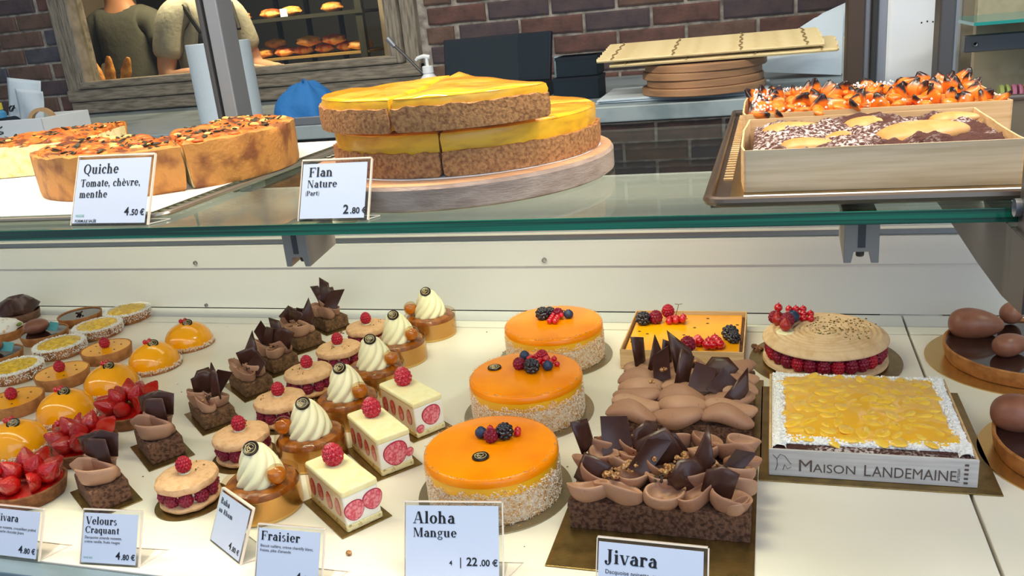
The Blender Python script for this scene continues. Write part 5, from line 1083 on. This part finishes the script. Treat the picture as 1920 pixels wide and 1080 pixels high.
# pump bottle and gooseneck
t = prop('pump_bottle', 'white pump bottle whose nozzle shows above the flan', 'bottle', -.945, 2.33)
MB().lathe([(0, 0), (.030, 0), (.032, .004), (.032, .070), (.014, .092), (.014, .098)], 28).build('bottle_body', 'white', t)
MB().lathe([(.016, .094), (.016, .112), (.012, .114), (.005, .114), (.005, .138), (0, .138)], 20).tube([(.010, 0, .137), (-.008, 0, .141), (-.028, 0, .137), (-.034, 0, .131)], [.006, .006, .005, .004], 8).build('pump', 'white', t)
t = prop('gooseneck_lamp', 'thin grey gooseneck with a silver tip behind the flan', 'lamp', -.98, 2.42)
MB().tube([(.03, 0, 0), (.02, 0, .05), (-.03, 0, .10), (-.07, 0, .145), (-.10, 0, .175)], .0045, 8).build('flexible_neck', 'steel_d', t); MB().tube([(-.098, 0, .172), (-.118, 0, .197)], [.007, .009], 10).build('tip', 'steel', t); MB().lathe([(0, 0), (.03, 0), (.03, .008), (0, .010)], 20, T=TR((.03, 0, 0))).build('foot', 'steel_d', t)
# till
t = prop('till', 'dark till with two tilted screens behind the flan', 'till', -.74, 2.42)
MB().box(-.17, .13, -.05, .12, 0, .035).build('base', 'till', t, smooth=False, bevel=.004)
for x, w_, h_, rz in ((-.065, .115, .135, 4), (.085, .055, .135, -10)):
    sc = MB().box(-w_, w_, -.008, .008, 0, h_).build('screen', 'till', t, smooth=False, bevel=.003); sc.location = (x, -.02, .045); sc.rotation_euler = (R_(-14), 0, R_(rz))
    MB().box(-w_ + .008, w_ - .008, -.0088, -.0082, .008, h_ - .008).build('display', 'teal', sc, smooth=False)
MB().box(-.02, .02, .0, .03, .035, .10).build('stand', 'till', t, smooth=False)
MB().tube([(.10 + .018 * cos(k * pi / 6), -.055, .018 + .010 * sin(k * pi / 6)) for k in range(12)], .002, 5).build('cable', 'steel', t)
t = prop('card_reader', 'small beige card reader standing between till and dark boxes', 'card reader', -.565, 2.36); MB().box(-.016, .016, -.008, .012, 0, .11).build('reader_body', 'rail', t, smooth=False, bevel=.004)
MB().box(-.010, .010, -.0085, -.008, .078, .10).build('display', 'bamboo', t, smooth=False)
for i, (x, y, z, w_, h_, lab) in enumerate([(-.500, 2.30, 0, .062, .058, 'dark teal box beside the till, lower one'), (-.497, 2.31, .0585, .056, .052, 'dark teal box beside the till, upper one')]):
    t = prop('storage_box', lab, 'box', x, y, CZ + z, 0, 'dark teal boxes'); MB().box(-w_, w_, -.05, .05, 0, h_).build('box_body', 'teal', t, smooth=False, bevel=.003); MB().box(-w_ - .001, w_ + .001, -.051, .051, h_ - .008, h_).build('lid', 'till', t, smooth=False)
# paper stack, round boards, bamboo mats
t = prop('paper_stack', 'loose stack of white paper sheets at the counter edge', 'paper', -.22, 2.24)
for k in range(5):
    o = MB().box(-.20, .20, -.13, .13, 0, .0022).build('sheet', 'papere', t, smooth=False); o.location = (.006 * (k % 3), -.004 * (k % 2), k * .0024); o.rotation_euler = (0, 0, R_(-1.5 + k))
z = CZ + .0125; labs = ['lowest', 'second from the bottom', 'third from the bottom', 'topmost']
for k in range(4):
    t = prop('round_board', 'round wooden board in the stack under the bamboo mats, ' + labs[k], 'board', -.165 + [.0, .004, -.003, .006][k], 2.18, z, 0, 'stacked round wooden boards')
    r = [.148, .140, .143, .145][k]; MB().lathe([(0, 0), (r - .002, 0), (r, .002), (r, .0155), (r - .002, .0175), (0, .0175)], 64).build('board', 'board_w', t); z += .018
def mat_(lab, x, y, z, rz, w, d, n, tilt=0):
    t = prop('bamboo_mat', lab, 'mat', x, y, z, rz, 'bamboo mats'); s = MB().tube([(-w, 0, 0), (w, 0, 0)], d / n * .98, 7).build('bamboo_stick', 'bamboo', t)
    for k in range(n):
        o = s if k == 0 else inst('bamboo_stick', s, t); o.location = (rnd(-.004, .004), -d + 2 * d * (k + .5) / n, .004); o.scale = (1, 1, .8)
    for fx in (-.86, -.30, .30, .86):
        MB().tube([(w * fx + .004 * sin(k * 1.7), -d - .002 + (2 * d + .004) * k / 14, .0095 if k % 2 else .0085) for k in range(15)], .0016, 5).build('twine', 'twine', t)
    t.rotation_euler = (tilt, 0, rz); return t
mat_('lower bamboo mat lying on the stacked round boards', -.115, 2.19, z + .010, R_(-1), .255, .125, 22, R_(3))
mat_('upper bamboo mat, tilted on the lower mat', -.150, 2.18, z + .0285, R_(1), .255, .12, 22, R_(5.5))
t = prop('paper_fan', 'leaning white paper sheets behind the right post', 'paper', .07, 2.42, CZ)
for k in range(3):
    mb = MB().add([(-.10, 0, .02), (.10, 0, -.0), (.10, 0, .17 + .02 * k), (.03, 0, .15 + .015 * k), (-.13, 0, .055)], [(0, 1, 2, 3, 4)]); o = mb.build('sheet', 'papere', t, smooth=False); o.location = (.02 * k, .02 * k, .002); o.rotation_euler = (R_(-12 - 7 * k), 0, R_(-6)); mo = o.modifiers.new('s', 'SOLIDIFY'); mo.thickness = .0012
# right of the posts
t = prop('binder', 'tall white box file with a black square hole behind the apricot tart', 'binder', .178, 1.98, CZ); MB().box(-.030, .028, -.02, .1, 0, .118).build('binder_body', 'white', t, smooth=False, bevel=.003); MB().box(-.016, -.004, -.0212, -.02, .072, .088).build('hole', 'dark', t, smooth=False)
t = prop('wall_column', 'white column with a rounded edge behind the binder', 'column', .32, 2.3, -.7); MB().box(-.07, .1, -.05, .2, 0, 2.7).build('column_body', 'white', t, smooth=False, bevel=.02, seg=4)
for k in range(4): MB().ball((0, 0, 0), .002, 6).build('mark', 'ink', t).location = (.01 + .012 * k, -.0505, 1.125 + .002 * (k % 2))
t = prop('side_shelf', 'grey steel shelf frame with teal-edged glass at the top right', 'shelf', .50, 1.92, .3)
MB().box(-.14, .20, -.01, .015, .078, .110).build('beam', 'steel_d', t, smooth=False, bevel=.002); MB().lathe([(0, -.001), (.003, -.001), (.0045, 0), (.0045, .004)], 14, T=TR((-.122, -.011, .094), 0, R_(90))).build('screw', 'steel', t)
MB().box(-.14, .20, -.08, .2, .132, .138).build('glass_plate', 'tealglass', t, smooth=False)
MB().box(.16, .19, -.02, .02, -.9, .25).build('support', 'steel_d', t, smooth=False, bevel=.002)
t = prop('stone_panel', 'beige speckled stone panel below the grey beam at the right', 'panel', .62, 2.12, -.1); MB().box(-.20, .5, 0, .03, 0, .75).build('slab', 'concrete', t, smooth=False)
t = prop('macaron_tray', 'dark tray for the little macarons at the far right', 'tray', .505, 1.99, .250); MB().box(-.09, .12, -.03, .05, 0, .012).build('tray', 'dark', t, smooth=False, bevel=.002)
for k, (m, cn) in enumerate([('mac_g', 'green'), ('mac_p', 'pink'), ('mac_y', 'yellow'), ('mac_y', 'golden'), ('mac_p', 'rose')]):
    t = prop('macaron', 'tiny %s macaron on edge at the far right' % cn, 'macaron', .455 + k * .0225, 1.995, .2625, 0, 'tiny coloured macarons')
    for s in (-1, 1): MB().lathe([(0, 0), (.019, .001), (.020, .004), (.017, .008), (0, .010)], 18, T=TR((.0015 * s, 0, .020), 0, 0, R_(90 * s))).build('shell', m, t)
t = prop('paper_bag', 'white striped paper bag at the right edge', 'bag', .475, 1.80, .225); MB().prism([(-.012, -.008), (.030, -.008), (.034, .02), (-.016, .02)], 0, .10).build('bag_body', 'white', t, smooth=False)
for k in range(4): MB().box(-.008 + .010 * k, -.006 + .010 * k, -.0085, -.008, .005, .095).build('stripe', 'ink', t, smooth=False)
t = prop('white_box', 'plain white box right behind the apricot tart', 'box', .435, 1.75, .0); MB().box(-.06, .14, 0, .14, 0, .225).build('box_body', 'white', t, smooth=False, bevel=.003)

# ================================================================== seen through the framed opening
def skin(name, parent, V, E, Rr, m, sub=2):
    me = bpy.data.meshes.new(name); me.from_pydata(V, E, []); me.materials.append(MT[m]); o = bpy.data.objects.new(name, me); COL.objects.link(o); o.parent = parent
    o.modifiers.new('skin', 'SKIN'); s = o.modifiers.new('sub', 'SUBSURF'); s.levels = s.render_levels = sub
    for i, r in enumerate(Rr):
        d_ = me.skin_vertices[0].data[i]; d_.radius = r if isinstance(r, tuple) else (r, r); d_.use_root = (i == 0)
    o.modifiers['skin'].use_smooth_shade = True; return o
def person(lab, loc, rz, armR, armL, shirt, sk, apron=False):
    t = thing('person', lab, 'person', loc, rz)
    V = [(0, 0, .95), (0, .01, 1.12), (0, .015, 1.28), (0, .01, 1.38), (0, 0, 1.46), (0, -.01, 1.54), (0, -.015, 1.63), (0, -.01, 1.70)]
    Rr = [(.15, .11), (.13, .10), (.15, .11), (.10, .08), .055, .075, .085, .05]; E = [(i, i + 1) for i in range(7)]
    for s, arm in ((-1, armR), (1, armL)):
        b = len(V); V += [(s * .17, 0, 1.36)] + arm; Rr += [.055, .045, .038, .028]; E += [(3, b), (b, b + 1), (b + 1, b + 2), (b + 2, b + 3)]
        p = Vector(arm[2]); d = (Vector(arm[2]) - Vector(arm[1])).normalized(); sd = d.cross(Vector((0, 0, 1))).normalized() if abs(d.z) < .95 else Vector((1, 0, 0))
        for k in range(5):
            b2 = len(V); o_ = sd * (.03 - .015 * k); L = [.05, .07, .075, .07, .055][k]
            q = p + o_ * .8 + d * (.02 if k == 0 else .045); V += [tuple(q), tuple(q + d * L * .55 + o_ * .25 + Vector((0, 0, -.006))), tuple(q + d * L + o_ * .3 + Vector((0, 0, -.022)))]
            Rr += [.010, .0085, .007]; E += [(b + 3, b2), (b2, b2 + 1), (b2 + 1, b2 + 2)]
    for s in (-1, 1):
        b = len(V); V += [(s * .09, 0, .88), (s * .10, -.01, .48), (s * .10, .02, .10), (s * .10, -.10, .04)]; Rr += [.085, .058, .042, .035]; E += [(0, b), (b, b + 1), (b + 1, b + 2), (b + 2, b + 3)]
    skin('body', t, V, E, Rr, sk)
    # clothes
    SV = [(0, 0, .93), (0, .01, 1.12), (0, .015, 1.28), (0, .01, 1.41)]; SR = [(.17, .13), (.15, .12), (.17, .13), (.10, .085)]; SE = [(0, 1), (1, 2), (2, 3)]
    for s, arm in ((-1, armR), (1, armL)):
        b = len(SV); sh = Vector((s * .17, 0, 1.36)); el = Vector(arm[0]); SV += [tuple(sh), tuple(sh.lerp(el, .45)), tuple(sh.lerp(el, .72))]; SR += [.075, .07, .072]; SE += [(3, b), (b, b + 1), (b + 1, b + 2)]
    skin('shirt', t, SV, SE, SR, shirt)
    skin('trousers', t, [(0, 0, .95), (-.09, 0, .86), (-.10, -.01, .48), (-.10, .02, .10), (.09, 0, .86), (.10, -.01, .48), (.10, .02, .10)], [(0, 1), (1, 2), (2, 3), (0, 4), (4, 5), (5, 6)], [(.165, .125), .105, .078, .07, .105, .078, .07], 'trousers')
    MB().grid(24, 14, lambda u, v: (.092 * sin(pi * (.02 + .6 * v)) * cos(2*pi*u), .02 + .098 * sin(pi * (.02 + .6 * v)) * sin(2*pi*u), 1.635 + .115 * cos(pi * (.02 + .6 * v)))).build('hair', 'hair', t)
    MB().tube([(0, -.088, 1.625), (0, -.108, 1.595), (0, -.09, 1.588)], [.007, .012, .008], 8).build('nose', sk, t)
    for s in (-1, 1): MB().ball((s * .032, -.082, 1.625), .010, 10).build('eye', 'dark', t); MB().ball((s * .086, .0, 1.61), .022, 8, (.35, .7, 1.2)).build('ear', sk, t)
    MB().tube([(-.022, -.088, 1.562), (0, -.094, 1.560), (.022, -.088, 1.562)], .0045, 6).build('mouth', 'rasp_d', t)
    if apron:
        def ap(u, v):
            z_ = .60 + .70 * v; w_ = .19 if z_ < 1.0 else .19 - .09 * (z_ - 1.0) / .3; a = (u - .5) * 2; return (w_ * sin(a * 1.1), -.150 * cos(a * 1.0) - .012, z_)
        o = MB().grid(16, 16, ap, cu=False).build('apron', 'apron', t); mo = o.modifiers.new('s', 'SOLIDIFY'); mo.thickness = .004
        for s in (-1, 1): MB().tube([(s * .10, -.125, 1.28), (s * .125, -.06, 1.40), (s * .12, .04, 1.41), (s * .06, .145, 1.25), (-s * .09, .145, 1.02)], .011, 6).build('apron_strap', 'apron', t)
    return t
person('person in pale grey T-shirt and black apron, forearm resting, seen through the opening', (-2.57, 3.62, -.7), R_(66), [(-.235, .02, 1.09), (-.15, -.20, 1.10), (-.06, -.36, 1.11)], [(.25, .02, 1.10), (.20, -.20, 1.08), (.12, -.36, 1.09)], 'shirt2', 'skin2', True)
person('person in dark grey T-shirt reaching for bread, seen through the opening', (-3.22, 3.86, -.7), R_(12), [(-.26, .02, 1.10), (-.24, -.10, .86), (-.20, -.14, .74)], [(.235, -.08, 1.20), (.285, -.24, 1.12), (.30, -.30, 1.06)], 'shirt1', 'skin')
for k, (x, y, a, lab) in enumerate([(-2.905, 3.27, 14, 'upright baguette beside the reaching hand'), (-2.86, 3.25, -8, 'baguette leaning right, beside the upright one'), (-2.82, 3.27, -24, 'short baguette leaning farthest to the right')]):
    t = prop('baguette', lab + ', through the opening', 'bread', x, y, .34, 0, 'baguettes seen through the opening'); MB().grid(16, 18, lambda u, v: ((.030 * sin(pi * (.03 + .94 * v)) ** .5) * (1 + .08 * sin(v * 22)) * cos(2*pi*u), (.026 * sin(pi * (.03 + .94 * v)) ** .5) * sin(2*pi*u), .21 * v), capb=True, capt=True).build('loaf', 'bread', t); t.rotation_euler = (0, R_(-a), 0); t.scale = (.8, .8, .85)
t = prop('bread_table', 'dark table under the breads, seen through the opening', 'table', -2.9, 3.28, -.7); MB().box(-.45, .14, -.1, .04, 1.0, 1.035).build('table_top', 'rackm', t, smooth=False)
for x in (-.42, .10): MB().box(x, x + .03, -.08, .03, 0, 1.0).build('leg', 'rackm', t, smooth=False)
t = prop('pastry_rack', 'dark metal rack of shelves with pastries, seen through the opening', 'rack', -2.35, 4.12, -.7)
for x in (-.57, .42): MB().box(x, x + .035, -.20, -.17, 0, 1.75).build('upright', 'rackm', t, smooth=False)
for x in (-.20, -.02, .17): MB().box(x, x + .022, .10, .12, .9, 1.75).build('rear_bar', 'rackm', t, smooth=False)
for zz in (1.125, 1.316, 1.53): MB().box(-.57, .46, -.19, .15, zz - .012, zz).build('shelf_board', 'traywood' if zz != 1.316 else 'rackm', t, smooth=False)
MB().box(-.57, .46, -.205, -.19, 1.300, 1.318).build('rail', 'rackm', t, smooth=False)
MB().box(.50, .70, -.10, .1, .9, 1.7).build('side_panel', 'wallw', t, smooth=False)
def bun_mesh(k, m):
    return mesh_of(MB().grid(20, 12, lambda u, v: (.050 * (1 + .1 * k) * sin(pi * v) * cos(2*pi*u) * (1 + .12 * sin(6*pi*v + k)), .036 * sin(pi * v) * sin(2*pi*u) * (1 + .1 * sin(4*pi*u + k)), .020 - .020 * cos(pi * v) + .003 * sin(14 * u))), 'crust', m)
BN = [bun_mesh(0, 'bread'), bun_mesh(1, 'bread3'), bun_mesh(0, 'bread2'), bun_mesh(1, 'bread2')]
names = [('golden loaf', 0), ('glazed twist', 1), ('red fruit pastry', 2)]
pos = [(-2.50, .440, 0), (-2.385, .440, 0), (-2.445, .478, 0), (-2.335, .478, 0), (-2.225, .440, 1), (-2.17, .478, 1), (-2.115, .440, 2), (-2.035, .440, 3), (-1.985, .476, 1), (-1.925, .440, 2), (-1.86, .474, 3), (-1.815, .440, 2), (-1.735, .440, 1), (-2.43, .606, 0), (-2.32, .606, 1), (-2.17, .606, 2), (-2.05, .606, 0), (-1.86, .606, 0)]
WH = ['leftmost', 'second from the left', 'on top of the two leftmost', 'atop the second and fourth', 'fourth along the bottom', 'stacked left of the middle', 'left of the middle', 'in the middle', 'stacked in the middle', 'right of the middle', 'stacked right of the middle', 'second from the right', 'rightmost', 'leftmost', 'second from the left', 'third from the left', 'fourth from the left', 'rightmost']
for i, (x, z_, k) in enumerate(pos):
    lab = ['round golden loaf on the pastry rack', 'glossy golden pastry on the pastry rack', 'red-brown pastry on the pastry rack', 'red-brown ridged pastry on the pastry rack'][k]
    lab = lab.replace(' on the pastry rack', ', ' + WH[i] + ' on the %s rack shelf' % ('upper' if i > 12 else 'lower'))
    t = prop('pastry', lab, 'pastry', x * 1.135, 4.01 + .03 * (i % 2), {.440: .4255, .478: .468, .476: .466, .474: .464, .606: .6165}[z_], rnd(-.4, .4), ['loaves', 'golden pastries', 'red pastries', 'ridged pastries'][k] + ' on the pastry rack'); inst('crust', BN[k], t, (0, 0, 0), (0, 0, 0), rnd(1.1, 1.22))
for i, (x, z_, w_) in enumerate([(-2.225, .440, .022), (-2.36, .606, .03), (-2.05, .606, .02)]):
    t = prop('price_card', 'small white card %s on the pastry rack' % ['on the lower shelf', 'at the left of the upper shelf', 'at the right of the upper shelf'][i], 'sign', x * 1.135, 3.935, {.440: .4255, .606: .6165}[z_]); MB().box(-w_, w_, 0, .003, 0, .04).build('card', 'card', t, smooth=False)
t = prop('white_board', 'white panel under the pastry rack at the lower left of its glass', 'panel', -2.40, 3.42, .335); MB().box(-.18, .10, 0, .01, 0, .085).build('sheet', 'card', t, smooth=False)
